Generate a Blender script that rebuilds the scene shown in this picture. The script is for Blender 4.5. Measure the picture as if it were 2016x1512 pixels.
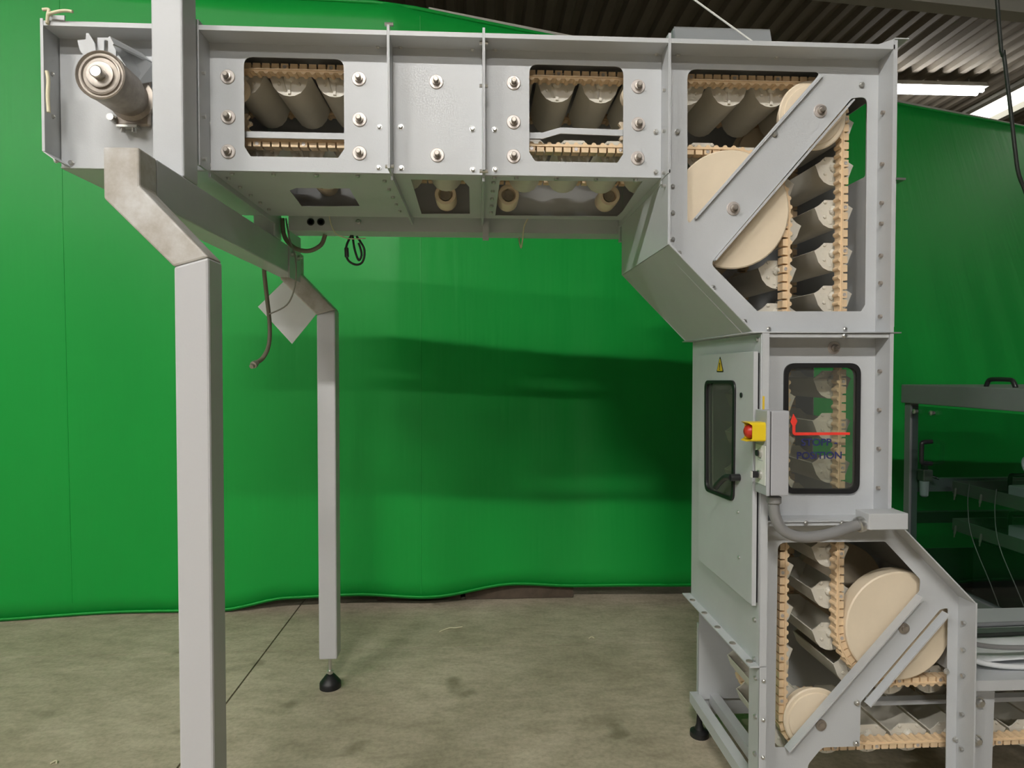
import bpy, bmesh, math, random
from mathutils import Vector, Matrix
random.seed(7)
for o in list(bpy.data.objects): bpy.data.objects.remove(o)
SC = bpy.context.scene
COL = SC.collection

# ------------------------------------------------------------------ camera
F = 1240.0; YAW = math.radians(3.05); PIT = math.radians(1.28); CH = 1.40
cam_d = bpy.data.cameras.new('camera'); cam = bpy.data.objects.new('camera', cam_d); COL.objects.link(cam)
cam_d.sensor_fit = 'HORIZONTAL'; cam_d.sensor_width = 36.0; cam_d.lens = 36.0 * F / 2016.0
cam_d.clip_start = 0.05; cam_d.clip_end = 100
cam.location = (0, 0, CH); cam.rotation_euler = (math.pi / 2 - PIT, 0, -YAW)
SC.camera = cam

# ------------------------------------------------------------------ world and exposure
w = bpy.data.worlds.new('world'); SC.world = w; w.use_nodes = True
w.node_tree.nodes['Background'].inputs[0].default_value = (0.95, 0.97, 1.0, 1)
w.node_tree.nodes['Background'].inputs[1].default_value = 0.04
SC.view_settings.view_transform = 'Standard'; SC.view_settings.look = 'None'
SC.view_settings.gamma = 1.0; SC.view_settings.use_curve_mapping = False
SC.view_settings.exposure = 0.0
TUBE = 248.0          # strength of the fluorescent tubes
# the one lamp in view, and the lamps of the same hall lighting behind the camera that throw the beam's shadow on the curtain
LAMPS = [('', 5.8, 7.98), ('far_left', -6.6, -2.5), ('left', -3.6, -2.5), ('centre', -0.6, -2.5), ('rear', -0.6, -6.4)]

# measuring: image point -> world point on a plane of known depth / height / side
def _basis():
    cy, sy, cp, sp = math.cos(YAW), math.sin(YAW), math.cos(PIT), math.sin(PIT)
    f = Vector((sy * cp, cy * cp, -sp)); r = Vector((cy, -sy, 0)); return r, f.cross(r), f
_R, _D, _F = _basis()
def ray(u, v): return _R * ((u - 1008) / F) + _D * ((v - 756) / F) + _F
def P(u, v, Y):
    r = ray(u, v); t = Y / r.y; return (r.x * t, CH + r.z * t)
def PZ(u, v, Z):
    r = ray(u, v); t = (Z - CH) / r.z; return (r.x * t, r.y * t)
def PX(u, v, X):
    r = ray(u, v); t = X / r.x; return (r.y * t, CH + r.z * t)

# ------------------------------------------------------------------ materials
def nt(name):
    m = bpy.data.materials.new(name); m.use_nodes = True
    return m, m.node_tree, m.node_tree.nodes['Principled BSDF']
def mat(name, col, rough=0.5, metal=0.0, var=0.0, scale=6.0, bump=0.0, bscale=120.0, dirt=None, spec=0.5, stretch=(1, 1, 1), trans=0.0):
    m, t, b = nt(name)
    b.inputs['Base Color'].default_value = (*col, 1); b.inputs['Roughness'].default_value = rough
    b.inputs['Metallic'].default_value = metal; b.inputs['Specular IOR Level'].default_value = spec
    tc = t.nodes.new('ShaderNodeTexCoord'); mp = t.nodes.new('ShaderNodeMapping')
    mp.inputs['Scale'].default_value = stretch
    t.links.new(tc.outputs['Object'], mp.inputs[0])
    if var or dirt:
        n = t.nodes.new('ShaderNodeTexNoise'); n.inputs['Scale'].default_value = scale; n.inputs['Detail'].default_value = 6
        n.inputs['Roughness'].default_value = 0.65
        t.links.new(mp.outputs[0], n.inputs['Vector'])
        cr = t.nodes.new('ShaderNodeValToRGB')
        lo = dirt if dirt else tuple(c * (1 - var) for c in col)
        cr.color_ramp.elements[0].color = (*lo, 1); cr.color_ramp.elements[0].position = 0.30
        cr.color_ramp.elements[1].color = (*[min(1, c * (1 + var * .4)) for c in col], 1); cr.color_ramp.elements[1].position = 0.62
        t.links.new(n.outputs['Fac'], cr.inputs[0]); t.links.new(cr.outputs[0], b.inputs['Base Color'])
    if bump:
        n2 = t.nodes.new('ShaderNodeTexNoise'); n2.inputs['Scale'].default_value = bscale; n2.inputs['Detail'].default_value = 3
        t.links.new(mp.outputs[0], n2.inputs['Vector'])
        bp = t.nodes.new('ShaderNodeBump'); bp.inputs['Strength'].default_value = bump; bp.inputs['Distance'].default_value = 0.002
        t.links.new(n2.outputs['Fac'], bp.inputs['Height']); t.links.new(bp.outputs[0], b.inputs['Normal'])
    if trans: b.inputs['Subsurface Weight'].default_value = trans; b.inputs['Subsurface Radius'].default_value = (.02, .02, .015)
    return m
def emit(name, col, s):
    m, t, b = nt(name); t.nodes.remove(b)
    e = t.nodes.new('ShaderNodeEmission'); e.inputs[0].default_value = (*col, 1); e.inputs[1].default_value = s
    t.links.new(e.outputs[0], t.nodes['Material Output'].inputs[0]); return m
def pane_mat(name, tint, gloss, rough=0.03, milk=0.0):
    m, t, b = nt(name); t.nodes.remove(b)
    tr = t.nodes.new('ShaderNodeBsdfTransparent'); tr.inputs[0].default_value = (*tint, 1)
    gl = t.nodes.new('ShaderNodeBsdfGlossy'); gl.inputs['Roughness'].default_value = rough; gl.inputs[0].default_value = (.9, .95, 1, 1)
    mx = t.nodes.new('ShaderNodeMixShader'); mx.inputs[0].default_value = gloss
    t.links.new(tr.outputs[0], mx.inputs[1]); t.links.new(gl.outputs[0], mx.inputs[2])
    last = mx
    if milk:
        df = t.nodes.new('ShaderNodeBsdfDiffuse'); df.inputs[0].default_value = (.8, .82, .8, 1)
        m2 = t.nodes.new('ShaderNodeMixShader'); m2.inputs[0].default_value = milk
        t.links.new(mx.outputs[0], m2.inputs[1]); t.links.new(df.outputs[0], m2.inputs[2]); last = m2
    t.links.new(last.outputs[0], t.nodes['Material Output'].inputs[0]); return m

M = {}
M['paint'] = mat('grey_paint', (.53, .55, .57), .42, 0, .06, 3, .12, 260)
M['leg'] = mat('worn_grey_paint', (.54, .545, .56), .4, 0, 0, 5, .1, 200)
M['legbend'] = mat('rubbed_grey_paint', (.60, .595, .58), .5, 0, 0, 9, .15, 120, dirt=(.36, .32, .26))
M['dark'] = mat('dark_sheet', (.10, .105, .10), .55)
M['zinc'] = mat('zinc', (.62, .62, .60), .32, .9)
M['steel'] = mat('dull_steel', (.42, .38, .34), .42, .75, .2, 40)
M['washer'] = mat('washer_steel', (.62, .57, .54), .45, .5, .15, 60)
M['bearing'] = mat('cast_bearing', (.36, .32, .28), .45, .55, .2, 30)
M['cream'] = mat('cream_plastic', (.80, .60, .38), .5, 0, .10, 30, trans=.0)
M['disc'] = mat('cream_disc', (.82, .70, .53), .5, 0, .05, 8)
M['bucket'] = mat('white_bucket', (.69, .66, .58), .42, 0, .06, 10)
M['rubber'] = mat('black_rubber', (.012, .012, .013), .45)
M['black'] = mat('black_plastic', (.02, .02, .022), .35)
M['hose'] = mat('grey_hose', (.24, .24, .24), .3)
M['hosebrown'] = mat('old_hose', (.20, .18, .13), .5)
M['cable'] = mat('black_cable', (.03, .035, .03), .5)
M['tie'] = mat('cable_tie', (.75, .70, .50), .5)
M['box'] = mat('box_paint', (.44, .45, .48), .4, 0, .04, 4, .1, 260)
M['yellow'] = mat('yellow_plastic', (.85, .62, .02), .4)
M['signyellow'] = mat('sign_yellow', (.72, .50, .03), .5)
M['red'] = mat('red_plastic', (.50, .03, .02), .35)
M['redprint'] = mat('red_print', (.95, .06, .04), .5)
M['blueprint'] = mat('blue_print', (.03, .035, .14), .5)
M['white'] = mat('white_plate', (.80, .80, .77), .5)
M['sheet'] = mat('white_sheet', (.78, .80, .82), .5, 0, .05, 5)
M['glass'] = pane_mat('window_pane', (.90, .91, .88), .06, .05, .03)
M['doorglass'] = pane_mat('door_pane', (.66, .68, .60), .05, .04, .06)
M['polycarb'] = pane_mat('polycarbonate', (.74, .78, .78), .06, .03)
M['hood'] = pane_mat('clear_hood', (.62, .66, .76), .08, .04, .30)
M['oldwood'] = mat('dark_old_wood', (.09, .065, .045), .8, 0, .3, 12)
M['encl'] = mat('enclosure_grey', (.22, .23, .24), .45, .1, .06, 5)
M['tray'] = mat('tray_metal', (.30, .29, .27), .35, .5)
M['blackmetal'] = mat('black_metal', (.02, .02, .02), .45)
M['lampbody'] = mat('lamp_body', (.75, .75, .72), .5)
M['tube'] = emit('lit_tube', (1.0, .97, .92), TUBE)
M['tubedim'] = emit('dimmed_lit_tube', (1.0, .97, .92), 36.0)  # glow turned down for the lamp in view, so the roof around it stays dull
M['sky'] = emit('skylight_glow', (1.0, .97, .86), 3.0)
M['beam'] = mat('roof_beam', (.50, .49, .44), .6)
M['wall'] = mat('hall_wall', (.35, .34, .31), .8)
M['roof'] = mat('roof_sheet', (.27, .235, .19), .65, 0, .08, 3)

def concrete():
    m, t, b = nt('concrete'); N = t.nodes; L = t.links
    tc = N.new('ShaderNodeTexCoord')
    def noise(s, d, r=.6, st=None):
        n = N.new('ShaderNodeTexNoise'); n.inputs['Scale'].default_value = s; n.inputs['Detail'].default_value = d; n.inputs['Roughness'].default_value = r
        if st:
            mp = N.new('ShaderNodeMapping'); mp.inputs['Scale'].default_value = st; mp.inputs['Rotation'].default_value = (0, 0, .5)
            L.new(tc.outputs['Object'], mp.inputs[0]); L.new(mp.outputs[0], n.inputs['Vector'])
        else: L.new(tc.outputs['Object'], n.inputs['Vector'])
        return n
    def ramp(n, a, ca, c, cb):
        r = N.new('ShaderNodeValToRGB'); r.color_ramp.elements[0].position = a; r.color_ramp.elements[0].color = (*ca, 1)
        r.color_ramp.elements[1].position = c; r.color_ramp.elements[1].color = (*cb, 1); L.new(n.outputs['Fac'], r.inputs[0]); return r
    def mul(a, b2, f=1.0):
        x = N.new('ShaderNodeMix'); x.data_type = 'RGBA'; x.blend_type = 'MULTIPLY'; x.inputs[0].default_value = f
        L.new(a, x.inputs[6]); L.new(b2, x.inputs[7]); return x.outputs[2]
    big = ramp(noise(1.3, 6, .62), .30, (.40, .345, .255), .68, (.66, .575, .45))
    mid = ramp(noise(7, 7, .7, (1, 2.2, 1)), .30, (.62, .61, .57), .60, (1, 1, 1))
    fine = ramp(noise(55, 4), .3, (.80, .80, .78), .6, (1, 1, 1))
    spot = ramp(noise(3.1, 2), .27, (.45, .45, .40), .34, (1, 1, 1))
    c = mul(mul(mul(big.outputs[0], mid.outputs[0], .8), fine.outputs[0]), spot.outputs[0], .7)
    L.new(c, b.inputs['Base Color']); b.inputs['Roughness'].default_value = .55; b.inputs['Specular IOR Level'].default_value = .35
    bp = N.new('ShaderNodeBump'); bp.inputs['Strength'].default_value = .12; bp.inputs['Distance'].default_value = .004
    L.new(noise(40, 5).outputs['Fac'], bp.inputs['Height']); L.new(bp.outputs[0], b.inputs['Normal'])
    return m
M['concrete'] = concrete()
def tarp():
    m, t, b = nt('green_tarpaulin'); N = t.nodes; L = t.links
    tc = N.new('ShaderNodeTexCoord'); mp = N.new('ShaderNodeMapping'); mp.inputs['Scale'].default_value = (1, 1, .5)
    n = N.new('ShaderNodeTexNoise'); n.inputs['Scale'].default_value = 1.2; n.inputs['Detail'].default_value = 3
    L.new(tc.outputs['Object'], mp.inputs[0]); L.new(mp.outputs[0], n.inputs['Vector'])
    r = N.new('ShaderNodeValToRGB'); r.color_ramp.elements[0].color = (.004, .30, .040, 1); r.color_ramp.elements[1].color = (.008, .36, .050, 1)
    L.new(n.outputs['Fac'], r.inputs[0]); L.new(r.outputs[0], b.inputs['Base Color'])
    b.inputs['Roughness'].default_value = .42; b.inputs['Specular IOR Level'].default_value = .35
    wv = N.new('ShaderNodeTexNoise'); wv.inputs['Scale'].default_value = 3; mp2 = N.new('ShaderNodeMapping'); mp2.inputs['Scale'].default_value = (6, 1, .5)
    L.new(tc.outputs['Object'], mp2.inputs[0]); L.new(mp2.outputs[0], wv.inputs['Vector'])
    bp = N.new('ShaderNodeBump'); bp.inputs['Strength'].default_value = .25; bp.inputs['Distance'].default_value = .01
    L.new(wv.outputs['Fac'], bp.inputs['Height']); L.new(bp.outputs[0], b.inputs['Normal'])
    return m
M['tarp'] = tarp()

# ------------------------------------------------------------------ building helpers
def wm(o):
    m = o.matrix_basis.copy()
    if o.parent: m = wm(o.parent) @ o.matrix_parent_inverse @ m
    return m
def hang(o, parent):
    if parent is not None:
        o.parent = parent; o.matrix_parent_inverse = wm(parent).inverted()
def mark(o, label=None, cat=None, group=None, kind=None):
    for k, v in (('label', label), ('category', cat), ('group', group), ('kind', kind)):
        if v: o[k] = v
    return o
def thing(name, loc, label, cat, group=None):
    o = bpy.data.objects.new(name, None); COL.objects.link(o); o.location = loc; o.empty_display_size = .05
    return mark(o, label, cat, group)
def link(name, me, m, parent=None, loc=None, smooth=False):
    if m and not me.materials: me.materials.append(m)
    o = bpy.data.objects.new(name, me); COL.objects.link(o)
    if loc is not None: o.location = loc
    hang(o, parent); return o
def finish(name, bm, m, parent=None, smooth=None, bevel=0.0, centre=True):
    bmesh.ops.recalc_face_normals(bm, faces=bm.faces)
    if smooth is not None:
        for f in bm.faces: f.smooth = True
        for e in bm.edges:
            if len(e.link_faces) == 2 and e.calc_face_angle(0) > smooth: e.smooth = False
    c = Vector((0, 0, 0))
    if centre and bm.verts:
        for v in bm.verts: c += v.co
        c /= len(bm.verts)
        for v in bm.verts: v.co -= c
    me = bpy.data.meshes.new(name); bm.to_mesh(me); bm.free()
    o = link(name, me, m, None, c)
    if bevel:
        md = o.modifiers.new('bevel', 'BEVEL'); md.width = bevel; md.segments = 2; md.limit_method = 'ANGLE'; md.angle_limit = .6
    hang(o, parent); return o
def NB(): return bmesh.new()
def box(bm, x0, x1, y0, y1, z0, z1):
    v = [bm.verts.new(c) for c in ((x0, y0, z0), (x1, y0, z0), (x1, y1, z0), (x0, y1, z0), (x0, y0, z1), (x1, y0, z1), (x1, y1, z1), (x0, y1, z1))]
    for f in ((3, 2, 1, 0), (4, 5, 6, 7), (0, 1, 5, 4), (1, 2, 6, 5), (2, 3, 7, 6), (3, 0, 4, 7)): bm.faces.new([v[i] for i in f])
def loft(bm, rings, closed=True, cap=True):
    rs = [[bm.verts.new(p) for p in r] for r in rings]; n = len(rs[0])
    for a, b in zip(rs, rs[1:]):
        for i in range(n if closed else n - 1):
            j = (i + 1) % n; bm.faces.new((a[i], a[j], b[j], b[i]))
    if cap and closed: bm.faces.new(rs[0][::-1]); bm.faces.new(rs[-1])
    return rs
def frame_of(d):
    d = Vector(d).normalized(); a = Vector((0, 0, 1)) if abs(d.z) < .9 else Vector((1, 0, 0))
    s = d.cross(a).normalized(); return s, s.cross(d).normalized()
def cyl(bm, p0, p1, r0, r1=None, n=16):
    p0 = Vector(p0); p1 = Vector(p1); r1 = r0 if r1 is None else r1; s, t = frame_of(p1 - p0)
    loft(bm, [[p + (s * math.cos(2 * math.pi * i / n) + t * math.sin(2 * math.pi * i / n)) * r for i in range(n)] for p, r in ((p0, r0), (p1, r1))])
def lathe(bm, c, axis, prof, n=24):      # prof: (distance along axis, radius)
    c = Vector(c); ax = Vector(axis).normalized(); s, t = frame_of(ax)
    loft(bm, [[c + ax * d + (s * math.cos(2 * math.pi * i / n) + t * math.sin(2 * math.pi * i / n)) * max(r, 1e-4) for i in range(n)] for d, r in prof])
def tube(bm, pts, r, n=8, sub=6):
    pts = [Vector(p) for p in pts]
    if sub > 1 and len(pts) > 2:         # Catmull-Rom
        q = []
        for i in range(len(pts) - 1):
            a = pts[max(i - 1, 0)]; b = pts[i]; c = pts[i + 1]; d = pts[min(i + 2, len(pts) - 1)]
            for k in range(sub):
                t = k / sub
                q.append(.5 * ((2 * b) + (c - a) * t + (2 * a - 5 * b + 4 * c - d) * t * t + (3 * b - a - 3 * c + d) * t ** 3))
        pts = q + [pts[-1]]
    rings = []; s, t = frame_of(pts[1] - pts[0])
    for i, p in enumerate(pts):
        d = (pts[min(i + 1, len(pts) - 1)] - pts[max(i - 1, 0)]).normalized()
        s = (s - d * s.dot(d)).normalized(); t = d.cross(s)
        rings.append([p + (s * math.cos(2 * math.pi * k / n) + t * math.sin(2 * math.pi * k / n)) * r for k in range(n)])
    loft(bm, rings)
def rpoly(pts, r, n=5):                   # round the corners of a polygon
    if not hasattr(r, '__len__'): r = [r] * len(pts)
    out = []; k = len(pts)
    for i in range(k):
        p = Vector(pts[i]); a = Vector(pts[i - 1]); b = Vector(pts[(i + 1) % k]); ri = r[i]
        if ri <= 0: out.append(tuple(p)); continue
        ua = (a - p).normalized(); ub = (b - p).normalized()
        ang = ua.angle(ub); t = min(ri / math.tan(ang / 2), (a - p).length * .49, (b - p).length * .49)
        for j in range(n + 1):
            s = j / n; out.append(tuple((p + ua * t) * (1 - s) ** 2 + p * 2 * s * (1 - s) + (p + ub * t) * s * s))
    return out
def plate_mesh(name, outline, holes, axis, at, th):
    cu = bpy.data.curves.new(name, 'CURVE'); cu.dimensions = '2D'; cu.fill_mode = 'BOTH'; cu.extrude = th / 2
    for poly in [outline] + list(holes):
        sp = cu.splines.new('POLY'); sp.points.add(len(poly) - 1); sp.use_cyclic_u = True
        for p, q in zip(sp.points, poly): p.co = (q[0], q[1], 0, 1)
    tmp = bpy.data.objects.new('tmp', cu); COL.objects.link(tmp)
    me = bpy.data.meshes.new_from_object(tmp); bpy.data.objects.remove(tmp); bpy.data.curves.remove(cu)
    bm = bmesh.new(); bm.from_mesh(me); bpy.data.meshes.remove(me)
    bmesh.ops.remove_doubles(bm, verts=bm.verts, dist=1e-6)
    for v in bm.verts:
        x, y, z = v.co
        v.co = (x, at + z, y) if axis == 'y' else ((at + z, x, y) if axis == 'x' else (x, y, at + z))
    return bm
def plate(name, outline, holes, axis, at, th, m, parent=None, bevel=0.0):
    return finish(name, plate_mesh(name, outline, holes, axis, at, th), m, parent, bevel=bevel)
def rect(a0, b0, a1, b1): return [(a0, b0), (a1, b0), (a1, b1), (a0, b1)]
def boxo(name, x0, x1, y0, y1, z0, z1, m, parent=None, bevel=0.0):
    bm = NB(); box(bm, x0, x1, y0, y1, z0, z1); return finish(name, bm, m, parent, bevel=bevel)
def strip(name, a, b, y0, y1, th, m, parent):     # flat bar along a-b in the XZ plane, spanning y0..y1
    a = Vector(a); b = Vector(b); d = (b - a).normalized(); nrm = Vector((-d.y, d.x)) * th / 2
    q = [a - nrm, b - nrm, b + nrm, a + nrm]
    bm = NB(); loft(bm, [[(p.x, y, p.y) for p in q] for y in (y0, y1)]); return finish(name, bm, m, parent)

# shared small hardware, head towards -Y (front), -X (side) or -Z (below)
def hw(name, prof, n):
    out = {}
    for ax, d in (('y', (0, -1, 0)), ('x', (-1, 0, 0)), ('z', (0, 0, -1))):
        bm = NB(); lathe(bm, (0, 0, 0), d, prof, n); bmesh.ops.recalc_face_normals(bm, faces=bm.faces)
        me = bpy.data.meshes.new(name); bm.to_mesh(me); bm.free(); out[ax] = me
    return out
BOLT = hw('bolt', [(-.001, .0048), (.0015, .0078), (.0016, .0058), (.006, .0058), (.0075, .0040)], 8)
WASH = hw('washer', [(-.001, .0205), (.0025, .0205), (.0035, .0190)], 24)
STUD = hw('stud', [(0, .0115), (.008, .0115), (.0085, .0075), (.019, .0075), (.021, .006)], 12)
for dct, mm in ((BOLT, 'zinc'), (WASH, 'washer'), (STUD, 'steel')):
    for me in dct.values(): me.materials.append(M[mm])
def bolt(parent, loc, axis='y', s=1.0):
    o = bpy.data.objects.new('bolt', BOLT[axis]); COL.objects.link(o); o.location = loc; o.scale = (s, s, s); hang(o, parent); return o
def axle(parent, loc, s=1.0):
    a = bpy.data.objects.new('washer', WASH['y']); COL.objects.link(a); a.location = loc; a.scale = (s, s, s); hang(a, parent)
    b = bpy.data.objects.new('stud', STUD['y']); COL.objects.link(b); b.location = (loc[0], loc[1] - .003 * s, loc[2]); b.scale = (s, s, s); hang(b, parent)

# ------------------------------------------------------------------ the hall
CEIL = 5.2; RP = .209
xj = PZ(585, 1200, 0)[0]; yj = PZ(200, 1290, 0)[1]
fl = boxo('floor', -12, 14, -8, 16, -.10, -.012, M['dark']); mark(fl, 'stained grey concrete hall floor', 'floor', kind='structure')
xs = [-12, -6.2, xj, xj + 5.2, 14]; ys = [-8, -2.2, yj, 16]
for i in range(4):
    for j in range(3):
        bm = NB(); box(bm, xs[i] + .004, xs[i + 1] - .004, ys[j] + .002, ys[j + 1] - .002, -.05, 0)
        finish('concrete_slab', bm, M['concrete'], fl, centre=False)
mark(boxo('wall_back', -12, 14, 16, 16.2, -.1, CEIL + .2, M['wall']), 'plain grey rear wall of the hall', 'wall', kind='structure')
bm = NB(); prof = []
x = -12.0
while x < 14:
    for dx, dz in ((0, 0), (.045, 0), (.075, .055), (.149, .055), (.179, 0)): prof.append((x + dx, CEIL + dz))
    x += RP
sk0, sk1 = 7.19, 7.87
rows = [[bm.verts.new((px, y, pz)) for px, pz in prof] for y in (-8, 16)]
for i in range(len(prof) - 1):
    if not (sk0 < prof[i][0] < sk1 - .05): bm.faces.new((rows[0][i], rows[0][i + 1], rows[1][i + 1], rows[1][i]))
ce = finish('ceiling', bm, M['roof'], centre=False); mark(ce, 'grey brown corrugated metal roof sheet', 'ceiling', kind='structure')
md = ce.modifiers.new('thick', 'SOLIDIFY'); md.thickness = .003
win = boxo('window_1', sk0 - .02, sk1 + .02, 1.0, 15.8, CEIL + .06, CEIL + .075, M['sky']); mark(win, 'long bright skylight strip between the roof ribs', 'skylight', kind='structure')
for xx in (sk0, sk1): boxo('skylight_frame', xx - .05, xx + .05, 1.0, 15.8, CEIL - .03, CEIL + .06, M['beam'], win)
# roof beam
bx0, by0 = PZ(1640, 5, 4.95); bx1, by1 = PZ(2016, 45, 4.95); dv = Vector((bx1 - bx0, by1 - by0)).normalized(); nv = Vector((-dv.y, dv.x))
a = Vector((bx0, by0)) - dv * 14; b = Vector((bx1, by1)) + dv * 7
bm = NB(); loft(bm, [[(p.x, p.y, z) for p in (a - nv * .16, b - nv * .16, b, a)] for z in (4.95, 5.195)])
mark(finish('trim_1', bm, M['beam']), 'pale steel roof beam crossing under the corrugated sheet', 'beam', kind='structure')

# lamps
first = True
bm = NB(); cyl(bm, (-.75, 0, 0), (.75, 0, 0), .028, n=10); tube_me = bpy.data.meshes.new('tube'); bmesh.ops.recalc_face_normals(bm, faces=bm.faces); bm.to_mesh(tube_me); bm.free(); tube_me.materials.append(M['tube']); tube_dim = tube_me.copy(); tube_dim.materials.clear(); tube_dim.materials.append(M['tubedim'])
bm = NB(); loft(bm, [[(xx, -.09, -.01), (xx, .09, -.01), (xx, .05, .06), (xx, -.05, .06)] for xx in (-.80, .80)]); bmesh.ops.recalc_face_normals(bm, faces=bm.faces)
body_me = bpy.data.meshes.new('housing'); bm.to_mesh(body_me); bm.free(); body_me.materials.append(M['lampbody'])
LAMP_LABEL = {'': 'lit fluorescent ceiling lamp glowing beside the skylight', 'far_left': 'fluorescent lamp of the hall, outermost in its row', 'left': 'fluorescent lamp of the hall, second in its row',
              'centre': 'fluorescent lamp of the hall, innermost in its row', 'rear': 'fluorescent lamp of the hall in the row behind'}
for where_, xx, yy in LAMPS:
    end = '_%s_offscreen' % where_ if where_ else ''
    t = thing('fluorescent_lamp' + end, (xx, yy, 5.06), LAMP_LABEL[where_], 'lamp', 'fluorescent lamps under the roof')
    link('housing', body_me, None, t, (xx, yy, 5.08))
    for k, s in (('front', -.05), ('back', .05)):
        link('tube_%s%s' % (k, end) if end else 'tube', tube_me if end else tube_dim, None, t, (xx, yy + s, 5.035))
    bm = NB()
    for s in (-.6, .6): cyl(bm, (xx + s, yy, 5.13), (xx + s, yy, 5.21), .006, n=6)
    finish('hanger', bm, M['lampbody'], t)

# curtain
HEM = [(-9, .0), (-2.6, .004), (-1.5, .008), (-1.1, .065), (-.7, .075), (-.28, .048), (.2, .098), (.55, .080), (.9, .085), (1.3, .08), (1.9, .05), (2.6, .08), (9, .06)]
def hem_z(x):
    for (a, p), (b, q) in zip(HEM, HEM[1:]):
        if x <= b:
            k = (x - a) / (b - a); k = k * k * (3 - 2 * k); return p + (q - p) * k
    return .05
def cur_y(x, z):
    low = max(0, 1 - z / 2.2)
    y = 3.73 - .09 * max(0, -x - 1.2)
    y += .30 * max(0, x + .5) * (max(0, z) / 3.5) ** .9          # the sheet leans back towards its far end
    y += .025 * math.sin(x * 2.2 + .5) * (.35 + low) + .012 * math.sin(x * 5.3) * low
    if x > .2: y += .008 * math.sin(x * 21 + 2 * math.sin(x * 3)) * min(1, (x - .2)) * max(0, 1 - abs(z - 1.2) / 1.2)
    return y
def top_z(x): return 3.52 + (.02 * (-x - .5) if x < -.5 else 0)
bm = NB(); nx, nz = 260, 34; g = []
for i in range(nx + 1):
    x = -6 + 13.5 * i / nx; z0, z1 = hem_z(x), top_z(x)
    g.append([bm.verts.new((x, cur_y(x, z0 + (z1 - z0) * j / nz), z0 + (z1 - z0) * j / nz)) for j in range(nz + 1)])
for i in range(nx):
    for j in range(nz): bm.faces.new((g[i][j], g[i + 1][j], g[i + 1][j + 1], g[i][j + 1]))
cu = thing('tarpaulin_curtain', (0, 3.7, 0), 'huge bright green tarpaulin curtain hanging behind the machine', 'curtain')
o = finish('curtain_sheet', bm, M['tarp'], cu, smooth=1.2, centre=False); md = o.modifiers.new('thick', 'SOLIDIFY'); md.thickness = .002
bm = NB(); tube(bm, [(x, cur_y(x, hem_z(x) + .012) - .002, hem_z(x) + .012) for x in [-6 + 13.5 * i / 150 for i in range(151)]], .007, 6, 1); finish('hem', bm, M['tarp'], cu, smooth=1.5)
bm = NB(); tube(bm, [(x, cur_y(x, top_z(x)), top_z(x)) for x in [-6 + 13.5 * i / 60 for i in range(61)]], .012, 6, 1); finish('top_hem', bm, M['tarp'], cu, smooth=1.5)
bm = NB(); tube(bm, [(-.3, 3.88, 3.56), (7.4, 6.2, 3.56)], .03, 6, 1); mark(finish('trim_2', bm, M['beam']), 'pale rail running behind the upper curtain edge', 'rail', kind='structure')
for sx in (-.34, -2.3, 1.9):       # welded seams between the tarpaulin widths
    bm = NB(); tube(bm, [(sx, cur_y(sx, z) - .0015, z) for z in [.08 + (top_z(sx) - .12) * k / 20 for k in range(21)]], .003, 5, 1); finish('seam', bm, M['tarp'], cu)
# dark pallets behind the curtain
for k, (u0, u1, vt) in enumerate(((735, 905, 1), (915, 1140, 1))):
    X0, Y0 = PZ(u0, 1203, 0); X1, _ = PZ(u1, 1203, 0)
    t = thing('pallet', ((X0 + X1) / 2, 4.1, 0), ('dark wooden pallet under the curtain hem, the narrower one beside the rear leg', 'dark wooden pallet under the curtain hem, the wider one beside the column')[k], 'pallet')
    for q in range(3):
        xx = X0 + (X1 - X0 - .09) * q / 2; boxo('block', xx, xx + .09, 3.83, 4.5, 0, .09, M['oldwood'], t)
    boxo('board', X0, X1, 3.815, 3.829, .004, .088, M['oldwood'], t)
    for q in range(4): boxo('board', X0 - .01, X1 + .01, 3.82 + q * .18, 3.94 + q * .18, .09, .112, M['oldwood'], t)

# ------------------------------------------------------------------ machine: common planes
YL, YP, YB = 1.79, 1.86, 2.38         # front lip, front side panel, rear side panel
ZT, ZB = 2.338, 1.974                 # top lip and underside of the horizontal run
JX = [-1.18, -.768, -.25, .016, .546] # joints between the sections
XR = 1.212; XC = .823                 # right side and left side of the column
TH = .003
ZF1, ZF2 = 1.507, .958                # column joints
def flange(parent, X, z0, z1, side):  # end frame of a section, on one side of a joint
    d = (-.0035, -.0003) if side < 0 else (.0003, .0035)
    bm = NB()
    box(bm, X + d[0], X + d[1], YL, YP, z0 - .01, z1 + .022)
    box(bm, X + d[0], X + d[1], YP, YB + .05, z0 - .022, z0 + .02)
    box(bm, X + d[0], X + d[1], YP, YB + .05, z1 - .018, z1 + .022)
    return finish('end_flange', bm, M['paint'], parent)
def beam_shell(t, x0, x1, panel, ends):
    lip = boxo('top_lip', x0 + .004, x1 - .004, YL, YP, ZT - .006, ZT + .007, M['paint'], t)
    boxo('top_cover', x0 + .004, x1 - .004, YP, YB, ZT - .004, ZT - .001, M['paint'], t)
    boxo('rear_panel', x0 + .0004, x1 - .0004, YB - .0015, YB + .0015, ZB, ZT - .004, M['paint'], t)
    fl_ = []
    for X, s in ends: fl_.append(flange(t, X, ZB, ZT, s))
    return fl_
def beam_panel(t, x0, x1, holes):
    return plate('side_panel', rect(x0 + .004, ZB, x1 - .004, ZT - .006), holes, 'y', YP, TH, M['paint'], t)
def under(t, x0, x1, holes):
    boxo('bottom_lip', x0 + .004, x1 - .004, YP - .004, YP + .03, ZB - .004, ZB - .0005, M['paint'], t)
    return plate('bottom_plate', rect(x0 + .004, YP + .004, x1 - .004, YB), holes, 'z', ZB - .0035, TH, M['paint'], t)
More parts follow.
